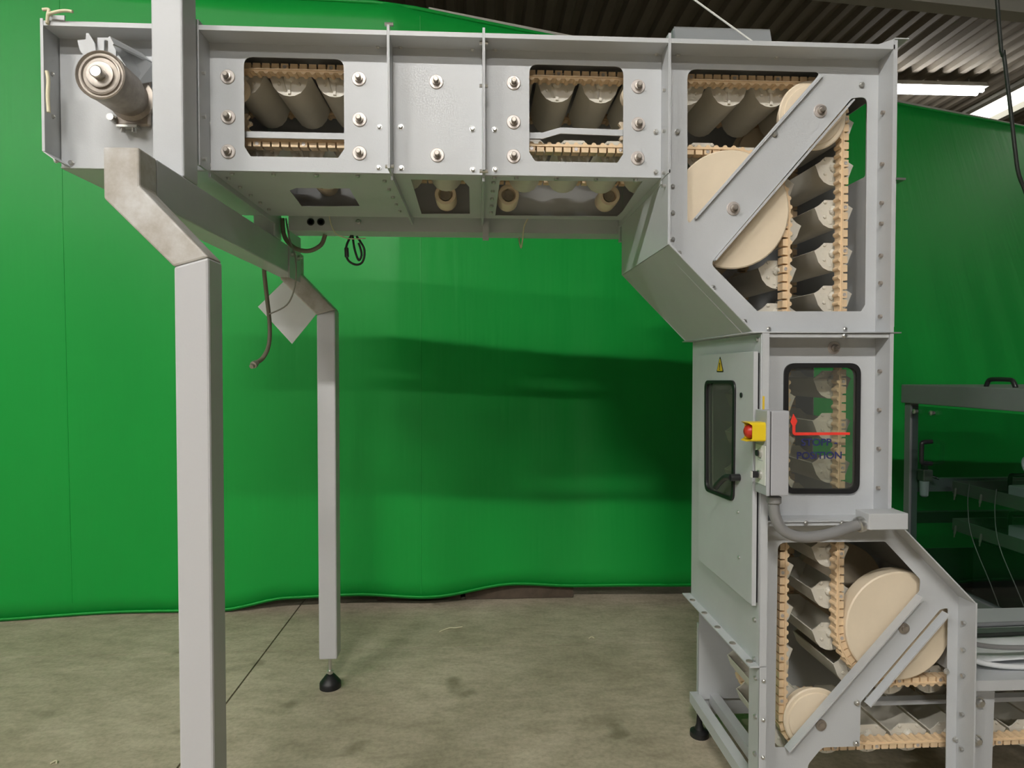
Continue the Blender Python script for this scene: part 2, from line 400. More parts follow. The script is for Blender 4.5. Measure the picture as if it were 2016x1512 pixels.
def win_poly(u0, u1, vt0, vt1, vb0, vb1):
    a = P(u0, vt0, YP); b = P(u1, vt1, YP); c = P(u1, vb1, YP); d = P(u0 + 1, vb0, YP)
    x0 = (a[0] + d[0]) / 2; x1 = (b[0] + c[0]) / 2; zt = (a[1] + b[1]) / 2; zb = (c[1] + d[1]) / 2
    p = [(x0, zb + .026), (x0 + .017, zb), (x1 - .017, zb), (x1, zb + .026), (x1, zt), (x0, zt)]
    return rpoly(p, [.005, .005, .005, .005, .026, .026])
HOLES = []
def bolts_y(parent, lst, y=YP - .0015, s=1.0):
    for u, v in lst:
        x, z = P(u, v, y); bolt(parent, (x, y, z), 'y', s)

# drive head
t = thing('conveyor_drive_head', (-.97, 2.1, ZB), 'grey sheet metal drive head with protruding shaft at the end of the beam', 'conveyor')
fl_ = beam_shell(t, JX[0], JX[1], None, ((JX[1], -1),))
pn = beam_panel(t, JX[0], JX[1], []); under(t, JX[0], JX[1], [])
ep = boxo('end_plate', JX[0] - .0015, JX[0] + .0015, YL, YB, ZB + .02, ZT + .012, M['paint'], t)
boxo('end_lip', JX[0] - .0015, JX[0] + .006, YL - .002, YL + .001, ZB + .02, ZT + .012, M['paint'], t)
strip('corner_sheet', (JX[0], ZB + .02), (JX[0] + .03, ZB - .002), YL, YB, .003, M['paint'], t)
for v in (150, 233): 
    for dx in (0,): x, z = P(110, v, YP - .02); bolt(ep, (JX[0] + .002, YP - .03, z), 'y', .9)
bolts_y(pn, [(112, 316), (141, 321)], s=1.1)
strip('gusset', (JX[0] + .02, ZT + .008), (JX[0] + .06, ZT + .008), YL + .002, YL + .006, .03, M['paint'], t)
# the drive shaft unit
cx, cz = P(265, 200, YP)
def dz(d): return YP - d
sh = thing('shaft_hub', (cx, YP, cz), 'round stepped shaft hub with bearing and bracket on the drive head', 'shaft')
bm = NB(); lathe(bm, (cx, YP, cz), (0, -1, 0), [(.0, .062), (.018, .062), (.022, .05), (.05, .048)], 28); finish('bearing_body', bm, M['bearing'], sh, smooth=.5)
bm = NB(); box(bm, cx - .045, cx + .05, YP - .016, YP - .002, cz - .075, cz + .06); finish('bearing_flange', bm, M['bearing'], sh, bevel=.012)
bm = NB(); lathe(bm, (cx, YP, cz), (0, -1, 0), [(.048, .05), (.060, .058), (.135, .0605), (.150, .063), (.163, .063), (.165, .060), (.160, .056), (.160, .051), (.164, .0505), (.165, .047), (.161, .044), (.1615, .035)], 36); hb = finish('hub_sleeve', bm, M['bearing'], sh, smooth=.5)
bm = NB(); lathe(bm, (cx, YP, cz), (0, -1, 0), [(.150, .034), (.167, .034), (.168, .031), (.166, .018)], 32); finish('retaining_disc', bm, M['steel'], sh, smooth=.5)
bm = NB(); lathe(bm, (cx, YP, cz), (0, -1, 0), [(.150, .0155), (.182, .0155), (.184, .013)], 24); finish('shaft', bm, M['zinc'], sh, smooth=.5)
bm = NB(); box(bm, cx - .035, cx + .02, YP - .03, YP - .005, cz - .082, cz - .076); finish('foot_plate', bm, M['zinc'], sh)
for dx in (-.022, .008): 
    bm = NB(); cyl(bm, (cx + dx, YP - .02, cz - .082), (cx + dx, YP - .02, cz - .094), .006, n=8); finish('bolt', bm, M['zinc'], sh)
bm = NB(); cyl(bm, (cx - .052, YP, cz - .055), (cx - .052, YP - .03, cz - .055), .010, n=10); finish('bolt', bm, M['zinc'], sh)
# slotted bracket and cover plates above the hub
yb = 1.76
def pb(*pts): return [P(u, v, yb) for u, v in pts]
slot = rpoly(pb((206, 80), (214, 80), (214, 112), (206, 112)), .004)
plate('slotted_bracket', pb((193, 75), (216, 75), (229, 98), (229, 130), (193, 130)), [slot], 'y', yb, .006, M['paint'], sh)
bm = NB(); p = pb((158, 84), (174, 82), (175, 70), (180, 70), (192, 90), (198, 140), (178, 124), (162, 102))
loft(bm, [[(x, y, z) for x, z in p] for y in (yb - .012, yb - .008)]); finish('cover_plate', bm, M['paint'], sh)
bm = NB()
pa = P(216, 72, 1.72); pb_ = P(222, 88, 1.72)
loft(bm, [[(P(216, 71, 1.70)[0], 1.70, P(216, 71, 1.70)[1]), (P(224, 86, 1.70)[0], 1.70, P(224, 86, 1.70)[1]), (P(222, 88, 1.70)[0], 1.70, P(222, 88, 1.70)[1]), (P(213, 73, 1.70)[0], 1.70, P(213, 73, 1.70)[1])],
          [(P(280, 105, YP)[0], YP, P(280, 105, YP)[1]), (P(300, 122, YP)[0], YP, P(300, 122, YP)[1]), (P(298, 126, YP)[0], YP, P(298, 126, YP)[1]), (P(277, 109, YP)[0], YP, P(277, 109, YP)[1])]])
finish('guard_plate', bm, M['paint'], sh)
bm = NB(); p = [P(222, 88, 1.74), P(262, 100, 1.80), P(300, 126, YP - .01), P(298, 160, YP - .01), P(270, 165, 1.80), P(236, 112, 1.74)]; yy = [1.74, 1.80, YP - .01, YP - .01, 1.80, 1.74]
loft(bm, [[(q[0], y + k, q[1]) for q, y in zip(p, yy)] for k in (0, .004)]); finish('cheek_plate', bm, M['paint'], sh)

# windowed section beside the post
w1 = win_poly(480.5, 677.5, 112, 117, 308, 311); HOLES.append(w1)
t = thing('conveyor_section', (-.51, 2.1, ZB), 'grey conveyor beam section with square window between post and blank section', 'conveyor')
beam_shell(t, JX[1], JX[2], None, ((JX[1], 1), (JX[2], -1)))
pn = beam_panel(t, JX[1], JX[2], [w1])
for u, v in ((449, 152), (450, 231), (450, 299), (707, 156), (708, 236), (708, 302)): x, z = P(u, v, YP); axle(pn, (x, YP - .0015, z))
bolts_y(pn, [(409, 84), (744, 92), (747, 250), (745, 330), (411, 325), (410, 243)], s=1.0)
hx = [PZ(u, v, ZB) for u, v in ((570, 372), (583, 367), (688, 368), (709, 404), (594, 404))]
bp_ = under(t, JX[1], JX[2], [hx])
for u in (453, 535, 620, 702): x, z = P(u, 342, YP); bolt(bp_, (x, YP + .015, ZB - .004), 'z', 1.1)
for q in range(5):
    bolt(bp_, (JX[1] + .03, YP + .06 + q * .09, ZB - .005), 'z', 1.0); bolt(bp_, (JX[2] - .03, YP + .06 + q * .09, ZB - .005), 'z', 1.0)
gz = P(600, 268, 1.885)[1]; boxo('guide_rail', JX[1] + .06, JX[2] - .01, 1.880, 1.884, gz - .009, gz + .009, M['paint'], t)
# blank section
t = thing('conveyor_section', (-.12, 2.1, ZB), 'short blank grey conveyor beam section with two axle bolts and no window', 'conveyor')
beam_shell(t, JX[2], JX[3], None, ((JX[2], 1), (JX[3], -1)))
pn = beam_panel(t, JX[2], JX[3], [])
for u, v in ((859, 162), (861, 306)): x, z = P(u, v, YP); axle(pn, (x, YP - .0015, z))
bolts_y(pn, [(788, 93), (931, 97), (789, 250), (930, 254), (790, 331), (931, 334)], s=1.1)
tr = [PZ(u, v, ZB) for u, v in ((809, 350), (912, 352), (924, 365), (925, 419), (830, 419))]
under(t, JX[2], JX[3], [tr])
# second windowed section
w2 = win_poly(1041.5, 1227, 127, 131, 317.5, 321); HOLES.append(w2)
t = thing('conveyor_section', (.28, 2.1, ZB), 'grey conveyor beam section with square window next to the corner section', 'conveyor')
beam_shell(t, JX[3], JX[4], None, ((JX[3], 1), (JX[4], -1)))
pn = beam_panel(t, JX[3], JX[4], [w2])
for u, v in ((1011, 164), (1011, 241), (1011, 308), (1256, 171), (1256, 245), (1255, 312)): x, z = P(u, v, YP); axle(pn, (x, YP - .0015, z))
bolts_y(pn, [(975, 97), (1292, 106), (974, 255), (975, 334), (1291, 339), (1291, 260)], s=1.1)
op = [PZ(u, v, ZB) for u, v in ((984, 352), (1265, 354), (1225, 415), (1215, 424), (975, 422))]
bp_ = under(t, JX[3], JX[4], [op])
for u in (974, 1017, 1096, 1175, 1253): x, z = P(u, 345, YP); bolt(bp_, (x, YP + .012, ZB - .004), 'z', 1.1)
for q in range(5): bolt(bp_, (JX[3] + .03, YP + .06 + q * .09, ZB - .005), 'z', 1.0)
g0, g1 = P(1040, 268, 1.885), P(1068, 268, 1.885); g2, g3 = P(1103, 258, 1.885), P(1235, 263, 1.885)
bm = NB(); path = [g0, g1, g2, g3]
loft(bm, [[(x, 1.880, z - .009), (x, 1.884, z - .009), (x, 1.884, z + .009), (x, 1.880, z + .009)] for x, z in path]); finish('guide_rail', bm, M['paint'], t)
# joint bolts on the flanges
for jx, prt in ((JX[2], None), (JX[3], None), (JX[4], None)):
    pass

# corner section
A = P(1318, 481, YL); B = P(1482, 652, YL)
ct = thing('conveyor_corner', (.88, 2.1, ZF1), 'grey corner section with diagonal brace and large white guide wheels', 'conveyor')
h1 = rpoly([P(*q, YP) for q in ((1353, 136), (1617, 142), (1357, 440), (1353, 434))], [.03, .01, .008, .004])
h2 = rpoly([P(*q, YP) for q in ((1707, 190), (1703, 600), (1695, 613), (1491, 613), (1398, 519), (1676, 194))], [.03, .004, .004, .006, .02, .012])
HOLES += [h1, h2]
out = [(JX[4] + .0005, ZT - .006), (JX[4] + .0005, A[1]), (B[0], ZF1), (XR, ZF1), (XR, ZT - .006)]
cp = plate('side_panel', out, [h1, h2], 'y', YP, TH, M['paint'], ct)
boxo('top_lip', JX[4] + .004, XR - .002, YL, YP, ZT - .006, ZT + .007, M['paint'], ct)
boxo('top_cover', JX[4] + .004, XR, YP, YB, ZT - .004, ZT - .001, M['paint'], ct)
flange(ct, JX[4], ZB, ZT, 1)
plate('rear_panel', out, [], 'y', YB, TH, M['paint'], ct)
boxo('left_lip', JX[4] + .0003, JX[4] + .004, YL, YP, A[1], ZB, M['paint'], ct)
strip('diagonal_lip', (A[0] + .002, A[1]), (B[0] + .002, B[1]), YL, YP, .004, M['paint'], ct)
strip('sloped_plate', A, B, YL + .002, YB, .003, M['paint'], ct)
boxo('left_plate', JX[4] - .0015, JX[4] + .0015, YL + .004, YB, A[1], ZB - .004, M['paint'], ct)
plate('foot_flange', [(B[0] - .004, YL - .002), (XR + .028, YL - .002), (XR + .028, YB + .03), (B[0] - .004, YB + .03)], [rect(XC + .035, YP + .012, XR - .02, YB - .02)], 'z', ZF1 + .00225, .0035, M['paint'], ct)
rl = boxo('right_lip', XR - .006, XR + .006, YL, YP, ZF1 + .004, ZT + .02, M['paint'], ct)
boxo('top_tab', XR - .003, XR + .04, YL, YL + .05, ZT + .024, ZT + .027, M['paint'], ct)
bm = NB(); q = [(XR - .05, ZT + .008), (XR, ZT + .008), (XR, ZT + .026)]; loft(bm, [[(x, y, z) for x, z in q] for y in (YL + .002, YL + .005)]); finish('gusset', bm, M['paint'], ct)
sw = [rpoly(rect(1.925, 2.005, 2.04, 2.235), .01), rpoly(rect(1.925, 1.60, 2.05, 1.70), .01)]
plate('right_plate', rect(YP, ZF1, YB, ZT), sw[:1], 'x', XR, TH, M['paint'], ct)
boxo('hinge_strip', XR + .006, XR + .014, YL + .01, YP + .02, 1.965, 2.27, M['paint'], ct)
boxo('hinge_strip', XR + .006, XR + .014, YL + .01, YP + .02, ZF1 + .02, 1.955, M['paint'], ct)
boxo('side_tab', XR, XR + .04, YL + .005, YP, 1.957, 1.963, M['zinc'], ct)
# folded edges of the brace
e1 = [P(1367, 432, YP), P(1617, 150, YP)]; e2 = [P(1405, 514, YP), P(1676, 200, YP)]
strip('brace_edge', e1[0], e1[1], YP - .014, YP, .004, M['paint'], ct); strip('brace_edge', e2[0], e2[1], YP - .018, YP, .004, M['paint'], ct)
for u, v in ((1614, 219), (1443, 411)): x, z = P(u, v, YP); axle(cp, (x, YP - .0015, z), 1.0)
bolts_y(cp, [(1334, 108), (1528, 112), (1696, 168), (1525, 265), (1333, 260)], s=1.2)
bolts_y(cp, [(1324, 367), (1324, 419), (1324, 471), (1337, 498), (1404, 566), (1466, 633), (1513, 648), (1663, 648)], y=YP - .0015, s=1.0)
for v in (230, 330, 405, 445, 507, 560, 625):
    _, z = P(1745, v, YP); bm = NB(); cyl(bm, (XR - .006, YP - .03, z), (XR - .014, YP - .03, z), .006, n=8); finish('bolt', bm, M['steel'], rl)
for v in (178, 258, 340, 366):
    _, z = P(1312, v, YL + .03)
    bm = NB(); cyl(bm, (JX[4] - .012, YL + .03, z), (JX[4] + .012, YL + .03, z), .0055, n=8); finish('bolt', bm, M['zinc'], ct)
for jx, vs in ((JX[3], (168, 336, 84)), (JX[2], (330, 52)), (JX[1], (156, 240, 322))):
    for v in vs:
        _, z = P(900, v, YL + .02)
        bm = NB(); cyl(bm, (jx - .012, YL + .02, z), (jx + .012, YL + .02, z), .0055, n=8)
        finish('bolt', bm, M['zinc'], [o for o in bpy.data.objects if o.name.startswith('conveyor_section')][{JX[3]: 1, JX[2]: 0, JX[1]: 0}[jx]])
# clear hood on top
t = thing('clear_hood', (.75, 2.1, ZT), 'clear plastic hood standing on top of the corner section', 'hood')
hx0 = P(1340, 70, 2.05)[0]; hx1 = P(1535, 76, 2.05)[0]; hz = P(1440, 58, 2.12)[1]
bm = NB(); loft(bm, [[(xx, 2.05, ZT), (xx, 2.054, ZT), (xx, 2.124, hz), (xx, 2.12, hz)] for xx in (hx0, hx1)]); finish('front_pane', bm, M['hood'], t); boxo('rear_pane', hx0, hx1, 2.268, 2.272, ZT, hz, M['hood'], t)
boxo('top_pane', hx0, hx1, 2.12, 2.272, hz, hz + .004, M['hood'], t)
for xx in (hx0, hx1):
    bm = NB(); loft(bm, [[(xx + k, 2.056, ZT), (xx + k, 2.267, ZT), (xx + k, 2.267, hz), (xx + k, 2.126, hz)] for k in (-.002, .002)]); finish('side_pane', bm, M['hood'], t)
boxo('paper_note', P(1478, 70, 2.046)[0], P(1488, 70, 2.046)[0], 2.044, 2.046, ZT, ZT + .10, M['white'], t)

# column section
lt = thing('conveyor_column', (1.0, 2.1, ZF2), 'grey upright column section with rubber framed inspection window', 'conveyor')
g_out = rpoly([P(*q, YP) for q in ((1542, 715), (1692, 715), (1689, 971), (1540, 971))], .035, 8)
g_in = rpoly([P(*q, YP) for q in ((1550, 724), (1684, 724), (1681, 962), (1549, 962))], .028, 8)
g_mid = rpoly([P(*q, YP) for q in ((1546, 719), (1688, 719), (1685, 967), (1545, 967))], .03, 8)
HOLES.append(g_mid)
lp = plate('side_panel', rect(XC, ZF2, XR, ZF1), [g_mid], 'y', YP, TH, M['paint'], lt)
gk = plate('window_gasket', g_out, [g_in], 'y', YP, .018, M['rubber'], lt, bevel=.004)
pane = plate('window_pane', g_mid, [], 'y', YP, .0025, M['glass'], lt)
# print on the pane
def flat_text(txt, size, cx_, cz_, y, m, parent, width=None):
    cu_ = bpy.data.curves.new('lettering', 'FONT'); cu_.body = txt; cu_.size = size; cu_.align_x = 'CENTER'; cu_.align_y = 'CENTER'; cu_.extrude = .0002; cu_.offset = .0006
    tmp = bpy.data.objects.new('tmp', cu_); COL.objects.link(tmp); me = bpy.data.meshes.new_from_object(tmp); bpy.data.objects.remove(tmp)
    xs_ = [v.co.x for v in me.vertices]; k = (width / (max(xs_) - min(xs_))) if width else 1
    mid = (max(xs_) + min(xs_)) / 2
    for v in me.vertices: v.co = Vector(((v.co.x - mid) * k, -v.co.z, v.co.y))
    o = link('lettering', me, m, None, (cx_, y, cz_)); hang(o, parent); return o
x, z = P(1612, 871, YP); flat_text('STOPP -', .030, x, z, YP - .003, M['blueprint'], pane, P(1648, 871, YP)[0] - P(1577, 871, YP)[0])
x, z = P(1612, 897, YP); flat_text('POSITION', .030, x, z, YP - .003, M['blueprint'], pane, P(1656, 897, YP)[0] - P(1568, 897, YP)[0])
rp = [P(*q, YP) for q in ((1559, 838), (1555, 830), (1561, 814), (1569, 829), (1565, 838), (1565, 851), (1672, 851), (1672, 856), (1563, 857), (1559, 853))]
plate('arrow_print', rp, [], 'y', YP - .003, .0004, M['redprint'], pane)
# column lips, left plate, right plate
lip = boxo('left_lip', XC, XC + .021, YL - .001, YL + .003, .53, ZF1, M['paint'], lt)
boxo('left_lip_web', XC + .018, XC + .021, YL, YP, ZF2, ZF1, M['paint'], lt)
boxo('right_lip', XR - .005, XR + .006, YL, YP, ZF2 + .01, ZF1, M['paint'], lt)
boxo('top_lip', XC + .02, XR - .006, YL + .004, YP, ZF1 - .012, ZF1 - .001, M['paint'], lt)
boxo('base_flange', XC + .02, XR + .006, YL - .002, YP, ZF2 - .004, ZF2, M['paint'], lt)
plate('right_plate', rect(YP, ZF2, YB, ZF1), [rpoly(rect(1.925, 1.03, 2.22, 1.47), .01)], 'x', XR, TH, M['paint'], lt)
plate('rear_panel', rect(XC, ZF2, XR, ZF1), [], 'y', YB, TH, M['paint'], lt)
ZLB = P(1497, 1300, YL)[1]; ZLB = .53
XD = XC - .022
wq = [PX(*q, XD) for q in ((1391, 751), (1448, 751), (1445, 985), (1391, 964))]
ga = rpoly(wq, .03, 6)
lpl = plate('left_plate', rect(YL + .003, ZLB, YB, ZF1 - .001), [ga], 'x', XC, TH, M['paint'], lt)
ll = boxo('left_plate_lip', XC - .03, XC + .001, YL - .002, YB + .02, ZLB - .004, ZLB, M['paint'], lt)
for k in range(5):
    yy = YL + .03 + k * .125; bm = NB(); lathe(bm, (XC - .017, yy, ZLB), (0, 0, 1), [(0, .010), (.003, .010), (.004, .006)], 12); finish('bolt', bm, M['steel'], ll)
axp = P(1641, 685, YP); axle(lp, (axp[0], YP - .0015, axp[1]), .95)
for v in (731, 806, 881, 957):
    _, z = P(1742, v, YP); bm = NB(); cyl(bm, (XR - .005, YP - .03, z), (XR - .013, YP - .03, z), .006, n=8); finish('bolt', bm, M['steel'], lp)
for u, v in ((1496, 668), (1495, 730), (1494, 1018), (1494, 1080), (1493, 1150), (1491, 1222), (1489, 1298)):
    _, z = PX(u, v, XC); bolt(lpl, (XC - .0015, YL + .025, z), 'x', 1.0)
bolts_y(lp, [(1586, 1029), (1657, 1029)], y=YL - .002, s=.9)
bolts_y(lp, [(1662, 661)], y=YL + .004, s=1.1)
boxo('sticker', XC + .002, XC + .008, YL - .0016, YL - .001, P(1497, 806, YL)[1], P(1497, 780, YL)[1], M['signyellow'], lt)
# cabinet door on the left side of the column
dy0, dz_t = PX(1483, 692, XD); dy1, _ = PX(1377, 697, XD); _, dz_b = PX(1479, 1192, XD)
d = plate('door', rect(dy0, dz_b, dy1, dz_t), [ga], 'x', XD + .006, .012, M['paint'], lt, bevel=.0015); d['label'] = 'cabinet door with narrow window and black lever'
boxo('door_edge', XD, XD + .013, dy0 - .0035, dy0 - .0005, dz_b, dz_t, M['paint'], d)
plate('door_seal', rect(dy0 + .004, dz_b + .006, dy1 - .01, dz_t - .004), [ga], 'x', XD + .0165, .008, M['rubber'], d)
cx_ = sum(p[0] for p in wq) / 4; cz_ = sum(p[1] for p in wq) / 4
def scaled(k, l): return [(cx_ + (p[0] - cx_) * k, cz_ + (p[1] - cz_) * l) for p in ga]
plate('window_gasket', scaled(1.05, 1.02), [scaled(.93, .965)], 'x', XD, .012, M['rubber'], d, bevel=.003)
plate('window_pane', scaled(.96, .98), [], 'x', XD + .004, .003, M['doorglass'], d)
hy, hz_ = PX(1456, 940, XD)
bm = NB(); cyl(bm, (XD, hy, hz_), (XD - .03, hy, hz_), .011, n=14); tube(bm, [(XD - .026, hy, hz_), (XD - .032, hy + .03, hz_ - .004), (XD - .034, hy + .085, hz_ - .035), (XD - .034, hy + .105, hz_ - .05)], .0095, 10, 4); finish('door_lever', bm, M['black'], d, smooth=.7)
ky, kz = PX(1460, 778, XD); bm = NB(); lathe(bm, (XD, ky, kz), (-1, 0, 0), [(0, .008), (.003, .008), (.003, .003)], 12); finish('lock', bm, M['black'], d)
ty, tz = PX(1418, 722, XD)
def tri(s): return [(ty + .031 * s, tz - .018 * s), (ty - .031 * s, tz - .018 * s), (ty, tz + .036 * s)]
sg = plate('warning_sign', rpoly(tri(1), .004), [], 'x', XD - .0008, .0008, M['black'], d)
plate('sign_field', rpoly(tri(.78), .003), [], 'x', XD - .0016, .0006, M['signyellow'], sg)
plate('exclamation_mark', [(ty - .0035, tz + .013), (ty + .0035, tz + .013), (ty + .002, tz - .004), (ty - .002, tz - .004)], [], 'x', XD - .0022, .0005, M['black'], sg)
plate('exclamation_mark', [(ty - .0025, tz - .006), (ty + .0025, tz - .006), (ty + .0025, tz - .0105), (ty - .0025, tz - .0105)], [], 'x', XD - .0022, .0005, M['black'], sg)
for u, v in ((1454, 1008), (1456, 1097)):
    y_, z_ = PX(u, v, XD); bolt(d, (XD, y_, z_), 'x', .7)

# foot section
FR = 1.485
ft = thing('conveyor_base_section', (1.1, 2.1, 0), 'grey foot section with sloped shoulder and diagonal brace on the floor', 'conveyor')
c1 = P(1782, 1043, YL); c2 = P(1921, 1188, YL)
hA = rpoly([P(*q, YP) for q in ((1531, 1068), (1742, 1066), (1812, 1141), (1810, 1164), (1546, 1471), (1525, 1471))], [.025, .012, .02, .012, .006, .008])
q = [P(*k, YP) for k in ((1866, 1196), (1862, 1500), (1590, 1505), (1618, 1471), (1692, 1469), (1694, 1382), (1850, 1200))]
q[1] = (q[1][0], .03); q.insert(2, (q[2][0], .03)); 
hB = rpoly(q, [.008, .02, .02, .03, .03, .004, .006, .008])
HOLES += [hA, hB]
out = [(XC + .003, .02), (FR, .02), (FR, c2[1]), (c1[0], ZF2 - .02), (c1[0], ZF2 - .004), (XC + .003, ZF2 - .004)]
fp = plate('side_panel', out, [hA, hB], 'y', YP, TH, M['paint'], ft)
boxo('left_lip', XC, XC + .004, YL, YP, .02, ZLB - .004, M['paint'], ft); boxo('left_lip_face', XC, XC + .021, YL - .001, YL + .002, .02, ZLB - .004, M['paint'], ft)
boxo('right_lip', FR - .002, FR + .003, YL, YP, .02, c2[1], M['paint'], ft)
strip('sloped_lip', (c2[0], c2[1]), (c1[0], c1[1]), YL, YP, .004, M['paint'], ft)
plate('sloped_cover', rect(YP, 0, YB, .001), [], 'x', 5, .001, M['paint'], ft) if False else strip('sloped_cover', (c2[0], c2[1]), (c1[0], c1[1]), YP + .002, YB, .003, M['paint'], ft)
boxo('right_plate', FR - .001, FR + .002, YP, YB, .45, c2[1], M['paint'], ft)
boxo('top_lip', XC + .02, c1[0], YL + .004, YP, ZF2 - .016, ZF2 - .005, M['paint'], ft)
plate('rear_panel', [(XC + .03, .12), (FR, .12), (FR, c2[1]), (c1[0], ZF2), (XC + .03, ZF2)], [], 'y', YB, TH, M['paint'], ft)
a1, a2 = P(1805, 1170, YP), P(1545, 1470, YP); strip('brace_edge', a1, a2, YP - .030, YP, .004, M['paint'], ft)
b1, b2 = P(1856, 1203, YP), P(1702, 1382, YP); strip('brace_edge', b1, b2, YP - .030, YP, .004, M['paint'], ft)
for u, v in ((1778, 1236), (1615, 1426)):
    x, z = P(u, v, YP); bm = NB(); lathe(bm, (x, YP, z), (0, -1, 0), [(0, .017), (.006, .017), (.007, .009), (.010, .009)], 20); finish('axle_head', bm, M['steel'], fp)
bolts_y(fp, [(1686, 1383), (1684, 1463), (1880, 1455), (1897, 1197), (1894, 1245), (1893, 1294), (1862, 1321)], s=1.25)
for v in (1218, 1270, 1320, 1395, 1462):
    _, z = P(1905, v, YP); bm = NB(); cyl(bm, (FR - .004, YP - .03, z), (FR - .012, YP - .03, z), .006, n=8); finish('bolt', bm, M['zinc'], fp)
for v in (1335, 1412, 1486):
    _, z = PX(1490, v, XC); bolt(fp, (XC - .0005, YL + .018, z), 'x', 1.0); bolt(fp, (XC + .012, YL - .001, z), 'y', .8)
# low base frame and rubber feet
by_, bz_ = PX(1376, 1390, XC)
for xx in (XC + .002, XC + .075): boxo('base_rail', xx, xx + .035, YL + .03, YB + .02, .10, .14, M['paint'], ft)
for yy in (YB - .04, YL + .09):
    bm = NB(); lathe(bm, (XC + .02, yy, 0), (0, 0, 1), [(0, .035), (.018, .035), (.028, .018), (.045, .012), (.1, .008)], 18); finish('rubber_foot', bm, M['rubber'], ft, smooth=.6)
for yy in (YB - .04, YL + .09):
    bm = NB(); lathe(bm, (FR - .03, yy, 0), (0, 0, 1), [(0, .035), (.018, .035), (.028, .018), (.045, .012), (.1, .008)], 18); finish('rubber_foot', bm, M['rubber'], ft, smooth=.6)
rb0 = PX(1378, 1215, XC - .0)[0]
p0, p1 = P(1372, 1225, YB + .03), P(1482, 1400, YB + .03); boxo('rear_shield', p0[0], p1[0] + .05, YB + .015, YB + .03, p1[1], p0[1], M['paint'], ft)

# feed section continuing to the right
fd = thing('conveyor_feed_section', (1.8, 2.1, 0), 'low grey feed section running on from the foot under the cables', 'conveyor')
fz = P(1970, 1343, YP)[1]
fo = rpoly([(P(1957, 1400, YP)[0], fz - .012), (2.12, fz - .012), (2.12, .06), (P(1953, 1400, YP)[0], .06)], [.025, .02, .02, .02])
fpn = plate('side_panel', rect(FR + .006, .02, 2.2, fz), [fo], 'y', YP, TH, M['paint'], fd)
boxo('top_lip', FR + .006, 2.2, YL + .02, YP, fz, fz + .032, M['paint'], fd)
boxo('lower_plate', FR + .006, 2.2, 2.2, YB, fz + .022, fz + .026, M['paint'], fd)
boxo('top_plate', FR + .006, 2.2, YP, 2.2, fz + .026, fz + .030, M['paint'], fd)
boxo('rear_panel', FR + .006, 2.2, YB, YB + .003, .02, fz, M['paint'], fd)
boxo('guide_bar', 1.30, 1.86, 2.0, 2.03, .285, .30, M['paint'], fd)
bolts_y(fpn, [(1926, 1381), (1921, 1456)], s=2.2)
bm = NB(); lathe(bm, (2.15, 2.1, 0), (0, 0, 1), [(0, .035), (.02, .035), (.03, .012), (.1, .008)], 14); finish('rubber_foot', bm, M['rubber'], fd)

# ------------------------------------------------------------------ chain
UC, UR = (1.019, 2.176), .102; BC, BR = (.767, 1.887), .187; LC, LR = (1.312, .599), .190; SC_, SR = (1.045, .312), .090
EC, ER = (-.985, (UC[1] + UR + BC[1] + BR) / 2), (UC[1] + UR - BC[1] - BR) / 2
RXE = 1.95; RC, RR = (RXE, ((LC[1] - LR) + (SC_[1] - SR)) / 2), ((LC[1] - LR) - (SC_[1] - SR)) / 2
def arc(c, r, a0, a1, n=24): return [(c[0] + r * math.cos(math.radians(a0 + (a1 - a0) * i / n)), c[1] + r * math.sin(math.radians(a0 + (a1 - a0) * i / n))) for i in range(n + 1)]
path = arc(EC, ER, 270, 90) + arc(UC, UR, 90, 0) + arc(LC, LR, 180, 270) + arc(RC, RR, 90, -90) + arc(SC_, SR, 270, 180) + arc(BC, BR, 0, 90)
path.append(path[0])
cum = [0]
for a_, b_ in zip(path, path[1:]): cum.append(cum[-1] + math.dist(a_, b_))
LEN = cum[-1]; NBK = round(LEN / .134); NL = NBK * 5; PT = LEN / NL
def at(s):
    s %= LEN
    for i in range(len(cum) - 1):
        if cum[i + 1] >= s and cum[i + 1] > cum[i]:
            k = (s - cum[i]) / (cum[i + 1] - cum[i]); p, q = path[i], path[i + 1]
            dx, dz_ = q[0] - p[0], q[1] - p[1]; n = math.hypot(dx, dz_)
            return (p[0] + dx * k, p[1] + dz_ * k), (dx / n, dz_ / n)
CY0, CY1 = 1.898, 1.930
# phase so that a bucket hangs at X = -.566 on the upper run
s_up = cum[24] + (-.566 - EC[0])
PH = s_up % PT
hp = PT / 2
lk = [(-hp, .004), (-hp * .83, .004), (-hp * .77, .019), (hp * .77, .019), (hp * .83, .004), (hp, .004), (hp, -.004), (hp * .55, -.0045), (hp * .40, -.0085), (hp * .14, -.0105), (-hp * .14, -.0105), (-hp * .40, -.0085), (-hp * .55, -.0045), (-hp, -.004)]
def link_bm(bm, mtx, y0, y1):
    loft(bm, [[mtx @ Vector((a_, y, b_)) for a_, b_ in lk] for y in (y0, y1)])
    loft(bm, [[mtx @ Vector((a_, y, b_)) for a_, b_ in ((-hp, -.0005), (hp, -.0005), (hp, .0035), (-hp, .0035))] for y in (y0 - .003, y0 + .001)])
bm = NB(); link_bm(bm, Matrix.Identity(4), -.016, .016); bmesh.ops.recalc_face_normals(bm, faces=bm.faces)
link_me = bpy.data.meshes.new('chain_link'); bm.to_mesh(link_me); bm.free(); link_me.materials.append(M['cream'])
bm = NB(); lathe(bm, (0, -.016, .010), (0, -1, 0), [(0, .0055), (.0015, .0055), (.0015, .0035), (.0005, .003)], 10); bmesh.ops.recalc_face_normals(bm, faces=bm.faces)
pin_me = bpy.data.meshes.new('pin'); bm.to_mesh(pin_me); bm.free(); pin_me.materials.append(M['washer'])
